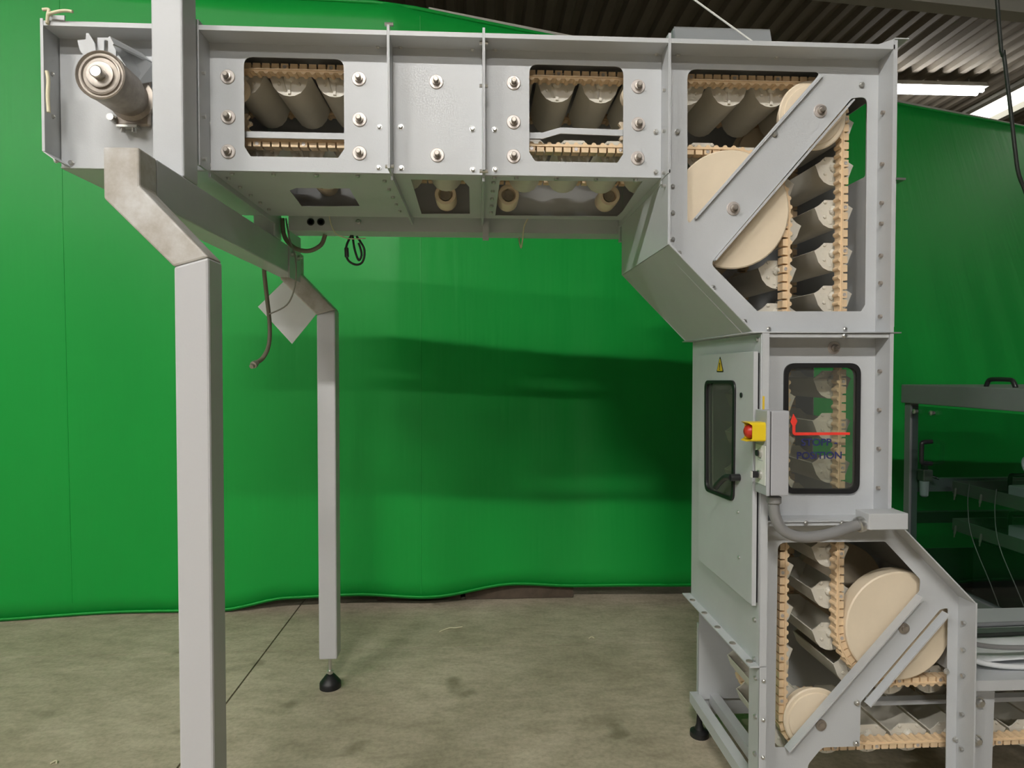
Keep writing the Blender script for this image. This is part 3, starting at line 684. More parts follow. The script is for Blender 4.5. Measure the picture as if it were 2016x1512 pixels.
def inside(p, poly):
    c = False; n = len(poly)
    for i in range(n):
        a_, b_ = poly[i], poly[i - 1]
        if (a_[1] > p[1]) != (b_[1] > p[1]) and p[0] < (b_[0] - a_[0]) * (p[1] - a_[1]) / (b_[1] - a_[1]) + a_[0]: c = not c
    return c
def seen(p):
    k = YP / 1.9; x, z = p[0] * k, CH + (p[1] - CH) * k
    return any(inside((x + a_, z + b_), h) for h in HOLES for a_, b_ in ((0, 0), (.02, 0), (-.02, 0), (0, .025), (0, -.025))) or x > 1.56
fc = thing('toothed_chain', (0, 1.914, 2.2), 'cream plastic toothed chain running close behind the front panels', 'chain')
bc = thing('toothed_chain', (0, 2.225, 2.2), 'cream plastic toothed chain running along the rear side of the buckets', 'chain')
rest = NB(); back = NB(); nlink = 0
for i in range(NL):
    (x, z), (dx, dz_) = at(PH + i * PT)
    m4 = Matrix(((dx, 0, -dz_, x), (0, 1, 0, 0), (dz_, 0, dx, z), (0, 0, 0, 1)))
    link_bm(back, m4 @ Matrix.Translation((0, 2.225, 0)), -.016, .016)
    if seen((x, z)) and nlink < 300:
        o = bpy.data.objects.new('chain_link', link_me); COL.objects.link(o); o.matrix_basis = m4 @ Matrix.Translation((0, 1.914, 0)); hang(o, fc); nlink += 1
        if (i - round((s_up - PH) / PT)) % 5 == 0:
            q = bpy.data.objects.new('pin', pin_me); COL.objects.link(q); q.matrix_basis = m4 @ Matrix.Translation((0, 1.914, 0)); hang(q, o)
    else: link_bm(rest, m4 @ Matrix.Translation((0, 1.914, 0)), -.016, .016)
o = finish('chain_link', rest, M['cream'], fc, centre=False); o['kind'] = 'stuff'
o = finish('chain_link', back, M['cream'], bc, centre=False); o['kind'] = 'stuff'

# ------------------------------------------------------------------ buckets
BY0, BY1 = 1.948, 2.200
prof = [(-.062, .008), (-.056, -.006), (-.048, -.028), (-.034, -.045), (-.016, -.054), (0, -.056), (.016, -.054), (.034, -.045), (.048, -.028), (.056, -.006), (.062, .008)]
bm = NB(); inner = [(x * .955, z + .0022) for x, z in prof][::-1]
loft(bm, [[(x, y, z) for x, z in prof + inner] for y in (BY0, BY1)]); bmesh.ops.recalc_face_normals(bm, faces=bm.faces)
for f in bm.faces: f.smooth = True
for e in bm.edges:
    if len(e.link_faces) == 2 and e.calc_face_angle(0) > .9: e.smooth = False
trough_me = bpy.data.meshes.new('trough'); bm.to_mesh(trough_me); bm.free(); trough_me.materials.append(M['bucket'])
capo = prof[:] + [(.046, .018), (.030, .033), (-.030, .033), (-.046, .018)]
def cap_me(y, s):
    bm = NB(); loft(bm, [[(x, y + k, z) for x, z in capo] for k in (0, s * .004)])
    # raised rim, ear and knobs
    loft(bm, [[(x, y + k, z) for x, z in ((-.004, -.050), (.004, -.050), (.004, .018), (-.004, .018))] for k in (0, s * .009)])
    lathe(bm, (0, y, 0), (0, s, 0), [(0, .018), (.010, .015), (.016, .009), (.03, .008)], 12)
    for kx, kz in ((-.030, .026), (-.030, -.020), (.030, .026), (.030, -.020)): lathe(bm, (kx, y, kz), (0, s, 0), [(0, .005), (.007, .005), (.008, .003)], 8)
    loft(bm, [[(-.058 + a_, y + s * b_, .008) for a_, b_ in ((0, 0), (.04, 0), (.036, .010))], [(-.024 + a_, y + s * b_, -.042) for a_, b_ in ((0, 0), (.02, 0), (.016, .008))]])
    bmesh.ops.recalc_face_normals(bm, faces=bm.faces); me = bpy.data.meshes.new('end_cap'); bm.to_mesh(me); bm.free(); me.materials.append(M['bucket']); return me
cap_f, cap_b = cap_me(BY0, -1), cap_me(BY1, 1)
def where(x, z):
    if z > 1.95:
        run = 'white bucket, upper chain run, ' if z > EC[1] else 'white bucket, lower chain run, '
        if x < JX[1]: return run + 'inside the drive head'
        if x < JX[2]: return run + 'section beside the post'
        if x < JX[3]: return run + 'blank section'
        if x < JX[4]: return run + 'windowed section beside the corner'
        return run + 'corner section'
    st = 'strand beside the outer lip' if x > 1.05 else 'strand beside the door'
    if z > ZF1: return 'white bucket, corner section, ' + st
    if z > ZF2: return 'white bucket, column window, ' + st
    if z > .45 and x < FR - .1: return 'white bucket, base section, ' + st
    run = 'upper' if z > .31 else 'lower'
    if x < FR: return 'white bucket, base section, %s horizontal strand' % run
    return 'white bucket, feed section, %s horizontal strand' % run
ORD = ['first', 'second', 'third', 'fourth', 'fifth', 'sixth', 'seventh', 'eighth']
sets = {}
for k in range(NBK):
    (x, z), (dx, dz_) = at(s_up + k * 5 * PT)
    off = -.014 if dz_ > .5 and .50 < z < 1.80 else 0          # rising buckets hang a little off their pivot
    sets.setdefault(where(x, z), []).append((x + off, z, seen((x, z - .015)), abs(dz_) > .7))
for lb, items in sets.items():
    vert = items[0][3]
    items.sort(key=lambda q: -q[1] if vert else q[0])
    n = 0
    for x, z, vis, _ in items:
        lab = lb
        if (vis or 'feed' in lb) and n < 8:
            lab = lb + (', %s from the top' % ORD[n] if vert else ', %s from the %s' % (ORD[n], 'base section' if 'feed' in lb else 'post side')); n += 1
        elif not vis: lab = lb + ', hidden by sheet metal'
        t = thing('bucket', (x, BY0, z), lab, 'bucket', 'chain buckets: ' + lb[14:])
        for nm, me in (('trough', trough_me), ('end_cap', cap_f), ('end_cap', cap_b)):
            o = bpy.data.objects.new(nm, me); COL.objects.link(o); o.location = (x, 0, z); hang(o, t)

# guide wheels
def wheel(c, r, label, name='guide_wheel', y=1.886, dish=False, rear=True, rim=None, rim_end=1.931):
    rim = rim or r * .86
    t = thing(name, (c[0], y, c[1]), label, 'wheel', None)
    bm = NB(); lathe(bm, (c[0], y, c[1]), (0, 1, 0), [(0, r - .004), (.003, r), (.006, r), (.007, r * .8)], 48); finish('front_disc', bm, M['disc'], t, smooth=.5)
    if dish:
        bm = NB(); lathe(bm, (c[0], y, c[1]), (0, -1, 0), [(0, r * .86), (.004, r * .84), (.006, r * .70)], 40); finish('raised_rim', bm, M['disc'], t, smooth=.5)
    bm = NB(); cyl(bm, (c[0], y + .006, c[1]), (c[0], rim_end, c[1]), rim, n=48); finish('rim', bm, M['disc'], t, smooth=.6)
    if rear:
        bm = NB(); lathe(bm, (c[0], 2.217, c[1]), (0, 1, 0), [(0, rim), (.0255, rim), (.0265, max(r, rim)), (.035, max(r, rim))], 48); finish('rear_disc', bm, M['disc'], t, smooth=.5)
        bm = NB(); cyl(bm, (c[0], y + .03, c[1]), (c[0], 2.24, c[1]), .018, n=14); finish('axle_tube', bm, M['steel'], t, smooth=.6)
    return t
# the chain presses on each rim: with its bumps where it wraps round the outside, with its teeth on the two large wheels
wheel(BC, .180, 'large cream guide wheel under the brace of the corner section', y=1.884, rim=BR - .0185)
wheel(UC, .106, 'smaller stepped cream wheel at the top of the corner section', dish=True, rim=UR - .0102)
wheel(LC, .1712, 'large cream guide wheel behind the brace of the foot section', y=1.884, rim=.1712)
wheel(SC_, .098, 'smaller stepped cream wheel low in the foot section', dish=True, rim=SR - .0102)
wheel(EC, ER + .002, 'cream chain wheel inside the drive head', rim=ER - .0102)
zu = UC[1] + UR - .0102
wheel((P(462, 165, 1.91)[0], zu - .040), .040, 'small cream idler at the window edge near the post, upper chain', 'idler_pulley', 1.899, True, False, .0398, 1.928)
def sprocket(u, v, label):
    x, z = P(u, v, 1.94); t = thing('idler_sprocket', (x, 1.935, z), label, 'wheel'); bm = NB(); n = 12; q = []
    for i in range(n * 4):
        r = .050 if i % 4 in (0, 1) else .040; a_ = 2 * math.pi * i / (n * 4); q.append((x + r * math.cos(a_), z + r * math.sin(a_)))
    loft(bm, [[(a_, y, b_) for a_, b_ in q] for y in (1.933, 1.946)]); finish('toothed_rim', bm, M['disc'], t)
    bm = NB(); lathe(bm, (x, 1.933, z), (0, -1, 0), [(0, .022), (.006, .022), (.008, .014)], 18); finish('hub', bm, M['disc'], t, smooth=.6)
sprocket(463, 245, 'small cream idler sprocket at the window edge near the post, lower chain'); sprocket(1246, 258, 'small cream idler sprocket at the window edge near the corner')
wheel((P(1246, 190, 1.91)[0], zu - .036), .036, 'small cream idler at the window edge near the corner, upper chain', 'idler_pulley', 1.899, True, False, .0358, 1.928)
# support rollers at the rear wall
for k, (u, v, lb) in enumerate(((877, 383, 'cream support roller over the blank section opening'), (1001, 384, 'cream support roller over the wide opening beside the joint'), (1200, 385, 'cream support roller over the wide opening beside the corner'), (635, 352, 'cream support roller above the six sided opening'))):
    x, z = P(u, v, 2.25); t = thing('support_roller', (x, 2.25, z), lb, 'roller', 'rear support rollers')
    bm = NB(); lathe(bm, (x, 2.245, z), (0, 1, 0), [(.02, .022), (0, .026), (0, .036), (.004, .038), (.09, .038), (.095, .030)], 26); finish('roller_sleeve', bm, M['disc'], t, smooth=.5)
    bm = NB(); cyl(bm, (x, 2.255, z), (x, 2.378, z), .020, n=12); finish('roller_pin', bm, M['steel'], t)

# ------------------------------------------------------------------ support frame
sf = thing('support_stand', (-.66, 2.1, 0), 'grey welded square tube frame with cranked legs carrying the beam', 'frame')
XL0, XL1 = -.694, -.616; XQ0, XQ1 = -.846, -.767
YF0, YF1 = 1.48, 1.56; YR0, YR1 = 2.75, 2.83
ZCB = P(240, 385, 1.48)[1]; ZCT = P(240, 289, 1.48)[1]
boxo('cross_beam', XQ0 + .0005, XQ1 - .0005, YF1 + .0005, YR0 - .0005, ZCB, ZCT, M['paint'], sf, bevel=.004)
bend_hi = [P(204, 289, 1.48), P(274, 289, 1.48), P(274, 366, 1.48), P(413, 508, 1.48)]
def leg(y0, y1, name, front):
    zb = P(340, 525, 1.48)[1]; zr = P(413, 506, 1.48)[1]; zk = P(274, 366, 1.48)[1]; zl = P(205, 390, 1.48)[1]
    pts = [(XL0, .14), (XL1, .14), (XL1, zr), (XQ1, zk), (XQ1, ZCT), (XQ0, ZCT), (XQ0, zl), (XL0, zb)]
    bm = NB(); loft(bm, [[(x, y, z) for x, z in pts[:3] + pts[7:]] for y in (y0, y1)]); finish('leg', bm, M['leg'], sf, bevel=.006)
    bm = NB(); loft(bm, [[(x, y, z) for x, z in (pts[2], pts[3], pts[4], pts[5], pts[6], pts[7])] for y in (y0, y1)]); finish('cranked_arm', bm, M['legbend'], sf, bevel=.005)
    cx_ = (XL0 + XL1) / 2; cy_ = (y0 + y1) / 2
    bm = NB(); lathe(bm, (cx_, cy_, 0), (0, 0, 1), [(0, .046), (.022, .046), (.028, .042), (.055, .020), (.058, .012)], 26); fo_ = finish('rubber_foot', bm, M['rubber'], sf, smooth=.6)
    bm = NB(); cyl(bm, (cx_, cy_, .055), (cx_, cy_, .14), .008, n=12); cyl(bm, (cx_, cy_, .062), (cx_, cy_, .075), .014, n=6); finish('foot_spindle', bm, M['zinc'], fo_)
leg(YF0, YF1, 'front', True); leg(YR0, YR1, 'rear', False)
boxo('post', XQ0 - .001, XQ1 - .0005, 1.70, 1.785, ZCT, 2.75, M['paint'], sf, bevel=.005)
boxo('post', XQ0 - .001, XQ1 - .0005, YB + .055, YB + .14, ZCT, ZT - .05, M['paint'], sf, bevel=.005)
x, z = P(587, 480, 2.78)
boxo('clamp_plate', XQ1, XQ1 + .006, 2.60, 2.76, ZCB - .02, ZCT + .06, M['paint'], sf)
for yy in (2.63, 2.72):
    bm = NB(); lathe(bm, (XQ1 + .006, yy, ZCT - .03), (1, 0, 0), [(0, .012), (.01, .012), (.011, .006), (.02, .006)], 8); finish('bolt', bm, M['zinc'], sf)
# rear rail
ry0, ry1 = 2.45, 2.55
rt = thing('rear_rail', (.0, 2.5, 1.9), 'dark grey cable rail running along the rear of the beam', 'rail')
zt_, zb_ = P(900, 424, ry0)[1], P(900, 457, ry0)[1]
x0_ = P(568, 440, ry0)[0]; x1_ = P(1228, 445, ry0)[0]
boxo('rail_body', x0_, x1_, ry0, ry1, zb_, zt_ + .04, M['paint'], rt)
for u in (612, 632):
    x, z = P(u, 437, ry0); bm = NB(); lathe(bm, (x, ry0, z), (0, -1, 0), [(0, .014), (.003, .014), (.003, .009), (-.01, .009)], 16); finish('cable_gland', bm, M['black'], rt)
x, z = P(706, 437, ry0); bolt(rt, (x, ry0, z), 'y', 1.5)
for u, vt, vb, wd in ((951, 342, 488, .003), (1222, 430, 492, .012)):
    xx = P(u, vb, ry0 - .02)[0]; boxo('rail_hanger', xx - wd / 2, xx + wd / 2 + .02, ry0 - .03, ry0 - .004, P(u, vb - 14, ry0)[1], zt_, M['paint'], rt)
# ------------------------------------------------------------------ control box
cb = thing('control_box', (.85, 1.75, 1.2), 'small grey control box with emergency stop mounted on the column lip', 'control box')
yf, ybk = 1.712, 1.786
bx0_, bzt = P(1518, 809, yf); bx1_, bzb = P(1553, 976, yf); lx0 = P(1509.5, 890, yf)[0]
bb = boxo('box_body', bx0_ + .0015, bx1_, yf, ybk, bzb, bzt, M['box'], cb, bevel=.003)
lid = boxo('lid', lx0, bx0_ - .0008, yf - .001, ybk, bzb - .001, bzt + .001, M['box'], cb, bevel=.003)
boxo('seal', bx0_ - .0008, bx0_ + .0015, yf + .002, ybk - .002, bzb + .002, bzt - .002, M['rubber'], cb)
ey = 1.745; _, ez = P(1490, 849, ey)
bm = NB(); hgt = .027
pr = rpoly([(ey - .026, ez - hgt), (ey + .026, ez - hgt), (ey + .026, ez + hgt), (ey - .026, ez + hgt)], .008)
pin_ = [(ey + (a_ - ey) * .88, ez + (b_ - ez) * .88) for a_, b_ in pr]
def depth(b_): t_ = abs(b_ - ez) / hgt; return .026 + .026 * t_ ** 2
n = len(pr)
ringo = [bm.verts.new((lx0, a_, b_)) for a_, b_ in pr]; ro2 = [bm.verts.new((lx0 - depth(b_), a_, b_)) for a_, b_ in pr]
ri2 = [bm.verts.new((lx0 - depth(b_), a_, b_)) for a_, b_ in pin_]; ri1 = [bm.verts.new((lx0 - .010, a_, b_)) for a_, b_ in pin_]
for i in range(n):
    j = (i + 1) % n
    for A_, B_ in ((ringo, ro2), (ro2, ri2), (ri2, ri1)): bm.faces.new((A_[i], A_[j], B_[j], B_[i]))
bm.faces.new(ri1); bm.faces.new(ringo[::-1]); es = finish('emergency_stop_guard', bm, M['yellow'], cb); es['label'] = 'yellow shroud'
bm = NB(); lathe(bm, (lx0 - .012, ey, ez), (-1, 0, 0), [(0, .011), (.015, .011), (.017, .019), (.024, .020), (.033, .016), (.038, .008), (.0385, .001)], 24); finish('emergency_stop_button', bm, M['red'], es, smooth=.6)
_, z0_ = P(1495, 953, 1.745); _, z1_ = P(1495, 876, 1.745)
lb_ = boxo('label_plate', lx0 - .0015, lx0, yf + .006, ybk - .006, z0_, z1_, M['white'], cb)
for u, v, kn in ((1494, 892, 0), (1494, 934, 1)):
    _, z = P(u, v, 1.745)
    bm = NB(); lathe(bm, (lx0 - .0015, 1.748, z), (-1, 0, 0), [(0, .0125), (.006, .0125), (.008, .010)], 20); rg = finish('switch_ring', bm, M['zinc'], lb_, smooth=.6)
    bm = NB(); lathe(bm, (lx0 - .0095, 1.748, z), (-1, 0, 0), [(0, .009), (.004, .009)], 16)
    if kn: box(bm, lx0 - .026, lx0 - .010, 1.742, 1.754, z - .009, z + .009)
    finish('switch_knob', bm, M['black'], lb_)
    if kn: boxo('knob_cap', lx0 - .028, lx0 - .0262, 1.742, 1.754, z - .009, z + .009, M['white'], lb_)
for z, wd in ((1.16, .02), (1.148, .014), (1.142, .03), (1.205, .03)): boxo('plate_print', lx0 - .0018, lx0 - .0015, 1.748 - wd / 2, 1.748 + wd / 2, z, z + .002, M['box'], lb_)
# conduit
gx, gz0 = P(1524, 978, 1.75)
cd = thing('conduit_hose', (gx, 1.75, gz0 - .1), 'thick grey corrugated conduit hose curving below the control box', 'hose')
bm = NB(); lathe(bm, (gx, 1.75, gz0 + .004), (0, 0, -1), [(0, .012), (.004, .020), (.020, .020), (.024, .016)], 18); finish('gland', bm, M['hose'], cd, smooth=.5)
ctr = [(1523, 992, 1.75), (1526, 1015, 1.748), (1538, 1040, 1.745), (1560, 1054, 1.742), (1590, 1058, 1.74), (1630, 1052, 1.74), (1670, 1039, 1.745), (1694, 1032, 1.75)]
pts = [(P(u, v, y)[0], y, P(u, v, y)[1]) for u, v, y in ctr]
bm = NB(); tube(bm, pts, .0155, 16, 8); finish('hose', bm, M['hose'], cd, smooth=1.2)
dirv = (Vector(pts[-1]) - Vector(pts[-2])).normalized()
bm = NB(); lathe(bm, Vector(pts[-1]) - dirv * .012, dirv, [(0, .018), (.003, .022), (.018, .022), (.020, .019), (.03, .019), (.032, .024), (.04, .024)], 16); finish('gland', bm, M['zinc'], cd, smooth=.5)
jx0, jz1 = P(1712, 1012, 1.72); jx1, jz0 = P(1789, 1043, 1.72)
jb = thing('cable_duct', (jx1, 1.75, jz0), 'grey metal cable duct reaching round the right lip of the column', 'duct')
bm = NB(); box(bm, jx0, jx1, 1.722, YL - .003, jz0, jz1); finish('duct_box', bm, M['paint'], jb, bevel=.002)
boxo('duct_arm', XR + .012, jx1, YL - .003, 2.05, jz0, jz1, M['paint'], jb)

# ------------------------------------------------------------------ hoses, ties and small things
def rope(name, pts, r, m, label, cat, parent=None, n=8):
    q = [(P(u, v, y)[0], y, P(u, v, y)[1]) for u, v, y in pts]
    bm = NB(); tube(bm, q, r, n, 6); o = finish(name, bm, m, parent, smooth=1.2)
    if label: mark(o, label, cat)
    return o, q
hs = thing('hanging_hose', (P(520, 520, 2.6)[0], 2.6, 1.85), 'brown flexible hose hanging from the cross beam beside the white sheet', 'hose')
o, q = rope('hose', [(520, 528, 2.555), (521, 545, 2.56), (526, 590, 2.58), (531, 640, 2.58), (529, 680, 2.56), (518, 704, 2.52), (505, 714, 2.48)], .0085, M['hosebrown'], None, None, hs)
dirv = (Vector(q[-1]) - Vector(q[-2])).normalized(); bm = NB(); lathe(bm, Vector(q[-1]), dirv, [(0, .011), (.01, .011), (.011, .014), (.022, .014), (.024, .009), (.035, .009)], 14); finish('fitting', bm, M['steel'], hs)
rope('looped_hose', [(556, 430, 2.5), (560, 465, 2.5), (580, 488, 2.5), (608, 494, 2.5), (632, 482, 2.5), (640, 462, 2.5)], .0085, M['hosebrown'], 'dark hose looping from the cross beam to the rear rail', 'hose')
rope('earth_cable', [(563, 430, 2.48), (570, 470, 2.48), (582, 510, 2.48), (581, 560, 2.5), (565, 600, 2.55), (526, 620, 2.58)], .003, M['tray'], 'thin grey cable looping in front of the white sheet', 'cable')
ck = thing('cable_coil', (P(690, 465, 2.44)[0], 2.44, 1.9), 'small black cable coil hanging from the rear rail', 'cable')
rope('coil', [(692, 463, 2.43), (682, 485, 2.43), (684, 510, 2.44), (700, 521, 2.44), (714, 515, 2.44), (717, 490, 2.43), (702, 465, 2.43)], .0042, M['cable'], None, None, ck)
rope('coil', [(694, 463, 2.44), (698, 490, 2.44), (706, 512, 2.45), (712, 500, 2.45), (706, 478, 2.44)], .0042, M['cable'], None, None, ck)
rope('plug', [(682, 488, 2.425), (683, 506, 2.425)], .008, M['cable'], None, None, ck)
rope('cable_tie', [(648, 425, 2.43), (653, 445, 2.43), (664, 462, 2.43), (690, 470, 2.42), (720, 469, 2.43)], .002, M['tie'], 'thin pale cable tie holding the cable coil', 'cable tie')
rope('cable_tie', [(1040, 429, 2.40), (1032, 446, 2.40), (1029, 470, 2.41), (1026, 488, 2.42), (1023, 478, 2.43), (1022, 468, 2.45)], .0028, M['tie'], 'cream cable tie hanging over the rear rail near the corner', 'cable tie')
rope('cable_tie', [(84, 19, 1.78), (96, 19, 1.78), (94, 30, 1.78), (93, 46, 1.785), (95, 30, 1.78), (108, 24, 1.77), (128, 21, 1.77), (143, 23, 1.77)], .0042, M['tie'], 'cream cable tie twisted round the top corner of the drive head', 'cable tie')
rope('cable_tie', [(92, 140, 1.785), (95, 158, 1.785), (94, 190, 1.785), (96, 221, 1.785)], .0048, M['tie'], 'cream cable tie hanging down the end lip of the drive head', 'cable tie')
# white square sheet on the rear leg
q = [P(u, v, 2.86) for u, v in ((508, 604), (566, 547), (624, 617), (575, 677))]
o = plate('square_sheet', q, [], 'y', 2.86, .004, M['sheet']); mark(o, 'white square sheet hung cornerwise behind the rear leg', 'sheet')
# cables under the roof
w0 = Vector((P(1484, 84, 1.96)[0], 1.96, P(1484, 84, 1.96)[1])); w1_ = Vector((P(1340, -20, 1.98)[0], 1.98, P(1340, -20, 1.98)[1])); wd_ = w1_ - w0
bm = NB(); tube(bm, [w0 - wd_ * ((w0.z - ZT + .003) / wd_.z), w0 + wd_ * ((5.2 - w0.z) / wd_.z)], .003, 6, 1); mark(finish('steel_wire', bm, M['white']), 'thin taut wire running from the roof down before the clear hood', 'wire')
rp_ = [(1958, -30), (1966, 40), (1975, 100), (1984, 170), (1991, 230), (1999, 300), (2006, 345), (2030, 420)]
q = [(P(u, v, 3.3)[0], 3.3, P(u, v, 3.3)[1]) for u, v in rp_]; q[0] = (q[0][0] - .15, 3.3, 5.2); q.append((q[-1][0] + .1, 3.2, 1.40))
bm = NB(); tube(bm, q, .010, 7, 4); mark(finish('power_cable', bm, M['cable'], smooth=1.2), 'black power cable hanging from the roof in front of the curtain', 'cable')

# ------------------------------------------------------------------ enclosure on the right
XE = 2.235; YE0, YE1 = 1.95, 3.22; XE1 = 3.2
en = thing('machine_enclosure', (XE, YE0, 0), 'dark grey machine enclosure with clear panes and black handles beside the curtain', 'enclosure')
ez1 = P(1778, 757, 3.2)[1]; ez0 = P(1778, 793, 3.2)[1]
boxo('top_cover', XE, XE1, YE0, YE1, ez0, ez1, M['encl'], en, bevel=.004)
pz = .02
def post(x, y): return boxo('post', x, x + .045, y, y + .045, .04, ez0, M['encl'], en, bevel=.003)
post(XE + .01, YE1 - .06); post(XE1 - .06, YE1 - .06); post(XE + .01, YE0 + .01); post(XE1 - .06, YE0 + .01)
lowz = PX(1970, 1240, XE)[1]
boxo('bottom_rail', XE + .005, XE + .05, YE0 + .055, YE1 - .06, .245, .36, M['encl'], en)
boxo('rear_rail', XE + .055, XE1 - .06, YE1 - .055, YE1 - .015, P(1850, 965, 3.2)[1], P(1850, 940, 3.2)[1], M['encl'], en)
boxo('rear_rail', XE + .055, XE1 - .06, YE1 - .055, YE1 - .015, P(1850, 1026, 3.2)[1], P(1850, 1005, 3.2)[1], M['blackmetal'], en)
boxo('rear_panel', XE + .055, XE1 - .06, YE1 - .05, YE1 - .045, .06, P(1850, 1076, 3.2)[1], M['blackmetal'], en)
boxo('base_plate', XE + .055, XE1 - .06, YE0 + .06, YE1 - .06, .20, .24, M['blackmetal'], en)
boxo('machine_bed', XE + .25, XE1 - .1, YE0 + .1, YE1 - .2, .24, .55, M['blackmetal'], en)
boxo('side_pane', XE + .018, XE + .024, YE0 + .06, YE1 - .065, .37, ez0 - .012, M['polycarb'], en)
for y, z in ((YE1 - .10, ez0 - .04), (YE1 - .22, ez0 - .04)):
    bm = NB(); lathe(bm, (XE + .018, y, z), (-1, 0, 0), [(0, .010), (.01, .010), (.018, .013), (.024, .006)], 14); finish('pane_knob', bm, M['zinc'], en)
def handle(name, pts, r, parent): bm = NB(); tube(bm, pts, r, 8, 3); return finish(name, bm, M['black'], parent, smooth=1.0)
hy_, hz2 = PX(1822, 890, XE)
handle('handle', [(XE + .018, hy_ - .02, hz2 + .055), (XE - .03, hy_ - .02, hz2 + .05), (XE - .035, hy_ - .02, hz2 + .03), (XE - .035, hy_ - .02, hz2 - .03), (XE - .03, hy_ - .02, hz2 - .05), (XE + .018, hy_ - .02, hz2 - .055)], .011, en)
xh, _ = P(1982, 760, 2.75)
handle('handle', [(XE + .10, 2.62, ez1), (XE + .10, 2.635, ez1 + .028), (XE + .10, 2.66, ez1 + .034), (XE + .10, 2.74, ez1 + .034), (XE + .10, 2.765, ez1 + .028), (XE + .10, 2.78, ez1)], .010, en)
# filter regulator
fx, fz_ = P(1821, 945, 3.12)
fr = thing('filter_regulator', (fx, 3.12, fz_), 'pale compressed air filter unit on the enclosure post', 'filter')
boxo('valve_head', fx - .022, fx + .03, 3.10, 3.15, fz_ - .005, fz_ + .055, M['tray'], fr, bevel=.006)
bm = NB(); lathe(bm, (fx, 3.125, fz_ - .005), (0, 0, -1), [(0, .022), (.05, .021), (.075, .020), (.082, .012)], 18); finish('bowl', bm, M['sheet'], fr, smooth=.6)
bm = NB(); cyl(bm, (fx, 3.125, fz_ + .055), (fx, 3.125, fz_ + .10), .016, n=14); finish('knob', bm, M['black'], fr)
bm = NB(); cyl(bm, (fx + .03, 3.12, fz_ + .02), (fx + .06, 3.10, fz_ + .01), .006, n=10); finish('outlet', bm, M['black'], fr)
boxo('bracket', XE + .055, fx + .0, 3.151, 3.16, fz_ + .005, fz_ + .04, M['tray'], fr)
# trays inside
for k, (v0, lb) in enumerate(((947, 'upper grey shelf tray with black handle inside the enclosure'), (1020, 'lower dark shelf tray inside the enclosure'))):
    X = XE + .16; y_, z_ = PX(1875, v0, X); y0_ = YE0 + .15
    tt = thing('shelf_tray', (X, y_, z_), lb, 'tray')
    boxo('front_edge', X, X + .006, y0_, y_, z_ - .06, z_, M['tray'], tt); boxo('back_edge', X + .4, X + .406, y0_, y_, z_ - .06, z_, M['tray'], tt)
    boxo('end_edge', X + .006, X + .4, y_ - .006, y_, z_ - .06, z_, M['tray'], tt); boxo('tray_floor', X + .006, X + .4, y0_, y_ - .006, z_ - .055, z_ - .05, M['blackmetal'], tt)
    handle('handle', [(X + .2, y_ - .12, z_ - .05), (X + .2, y_ - .12, z_ + .04), (X + .21, y_ - .14, z_ + .05), (X + .30, y_ - .2, z_ + .05), (X + .31, y_ - .22, z_ - .05)], .010, tt)
    boxo('block', X + .10, X + .2, y_ - .34, y_ - .22, z_ - .05, z_ + .02, M['sheet'], tt, bevel=.006)
    boxo('upright', X + .4055, X + .445, y_ - .5 - .15 * k, y_ - .44 - .15 * k, .549, z_, M['tray'], tt)
    for q_ in (0, .16, .5):
        bm = NB(); lathe(bm, (X - .006, y_ - .03 - q_, z_ - .03), (-.12, 0, -1), [(0, .004), (.010, .006), (.04, .006), (.045, .0035), (.06, .003)], 10); finish('air_fitting', bm, M['steel'], tt)
bm = NB(); tube(bm, [(XE + .35, 2.55, 1.00), (XE + .22, 2.62, 1.03), (XE + .16, 2.64, 1.0), (XE + .18, 2.60, .93), (XE + .3, 2.45, .90), (XE + .5, 2.3, .91)], .008, 8, 6); mark(finish('air_tube', bm, M['sheet'], smooth=1.2), 'pale curved air tube over the trays in the enclosure', 'tube')
bm = NB(); lathe(bm, (XE + .80, 2.45, .549), (0, 0, 1), [(0, .15), (.22, .15), (.23, .10), (.40, .09)], 20); mark(finish('drive_motor', bm, M['blackmetal'], smooth=.6), 'black cylindrical motor standing on the bed in the enclosure', 'motor')
# air hoses inside
for k, (a_, b_, lb) in enumerate(((.02, .45, 'thin pale air hose dropping from the upper tray end'), (.18, .55, 'thin pale air hose dropping from the upper tray middle'))):
    bm = NB(); tube(bm, [(XE + .150, 2.95 - a_, .85), (XE + .135, 2.94 - a_, .75), (XE + .125, 2.9 - a_, .6), (XE + .14, 2.8 - a_, .40), (XE + .16, 2.74 - a_, .243)], .0025, 6, 5); mark(finish('air_hose', bm, M['tray'], smooth=1.2), lb, 'hose')
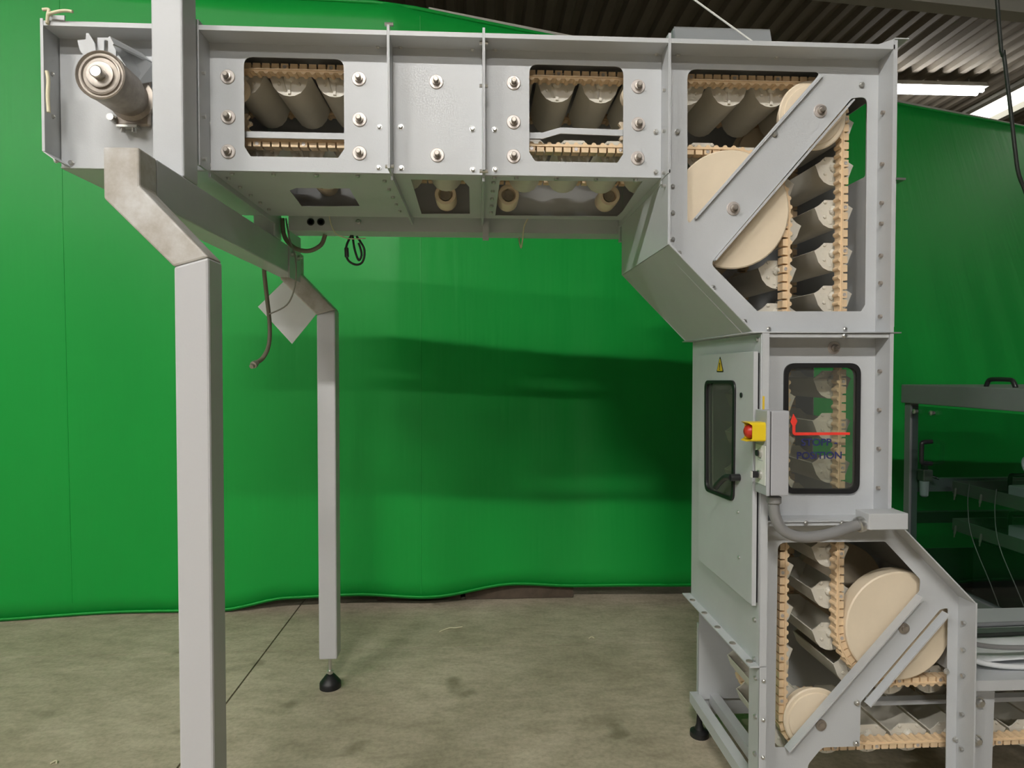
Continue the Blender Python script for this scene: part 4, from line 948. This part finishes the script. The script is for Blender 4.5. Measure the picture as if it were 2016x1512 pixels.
# table behind the feed section with cables lying on it
zt2 = fz + .030
st = thing('cover_sheet', (1.85, 2.2, zt2), 'pale flexible sheet lying among cables on the feed section', 'sheet')
bm = NB(); g = []
for i in range(13):
    g.append([bm.verts.new((1.50 + .68 * i / 12, 1.90 + .17 * j / 8, zt2 + .022 - .014 * math.cos(i / 12 * 3) + .006 * math.sin(j * .9 + i * .5))) for j in range(9)])
for i in range(12):
    for j in range(8): bm.faces.new((g[i][j], g[i + 1][j], g[i + 1][j + 1], g[i][j + 1]))
o = finish('sheet', bm, M['sheet'], st, smooth=1.2); md = o.modifiers.new('t', 'SOLIDIFY'); md.thickness = .003
lbs = ('white cable lying along the front edge of the feed section', 'grey cable lying second from the front edge of the feed section', 'dark cable lying behind the pale sheet on the feed section', 'dark cable sagging over the rear of the feed section', 'thin grey cable crossing the pale sheet on the feed section')
for k, (m_, dy, dz2) in enumerate(((M['sheet'], 0, .009), (M['hose'], .045, .051), (M['cable'], .21, .02), (M['cable'], .27, .03), (M['encl'], .24, .045))):
    bm = NB(); tube(bm, [(1.495, 1.885 + dy, zt2 + dz2 + .04), (1.60, 1.872 + dy, zt2 + dz2 + .012), (1.72, 1.872 + dy, zt2 + dz2), (1.9, 1.876 + dy, zt2 + dz2), (2.15, 1.88 + dy, zt2 + dz2)], .0085, 8, 6)
    mark(finish('cable', bm, m_, smooth=1.2), lbs[k], 'cable')

# litter on the floor
for k, (u, v, ang, lb) in enumerate(((888, 1240, .5, 'curled pale plastic strip on the floor before the pallets'), (1165, 1258, .05, 'short white scrap on the bare floor near the column'), (105, 1505, .1, 'small white scrap on the floor beside the front leg'))):
    X, Y = PZ(u, v, 0); L_ = (.12, .03, .02)[k]
    bm = NB(); tube(bm, [(X - L_ / 2, Y - L_ * ang / 2, .004), (X - L_ * .1, Y + .01, .006), (X + L_ * .2, Y + .012, .005), (X + L_ / 2, Y + L_ * ang / 2, .004)], .003, 6, 4)
    mark(finish('plastic_scrap', bm, M['tie'], smooth=1.2), lb, 'scrap')
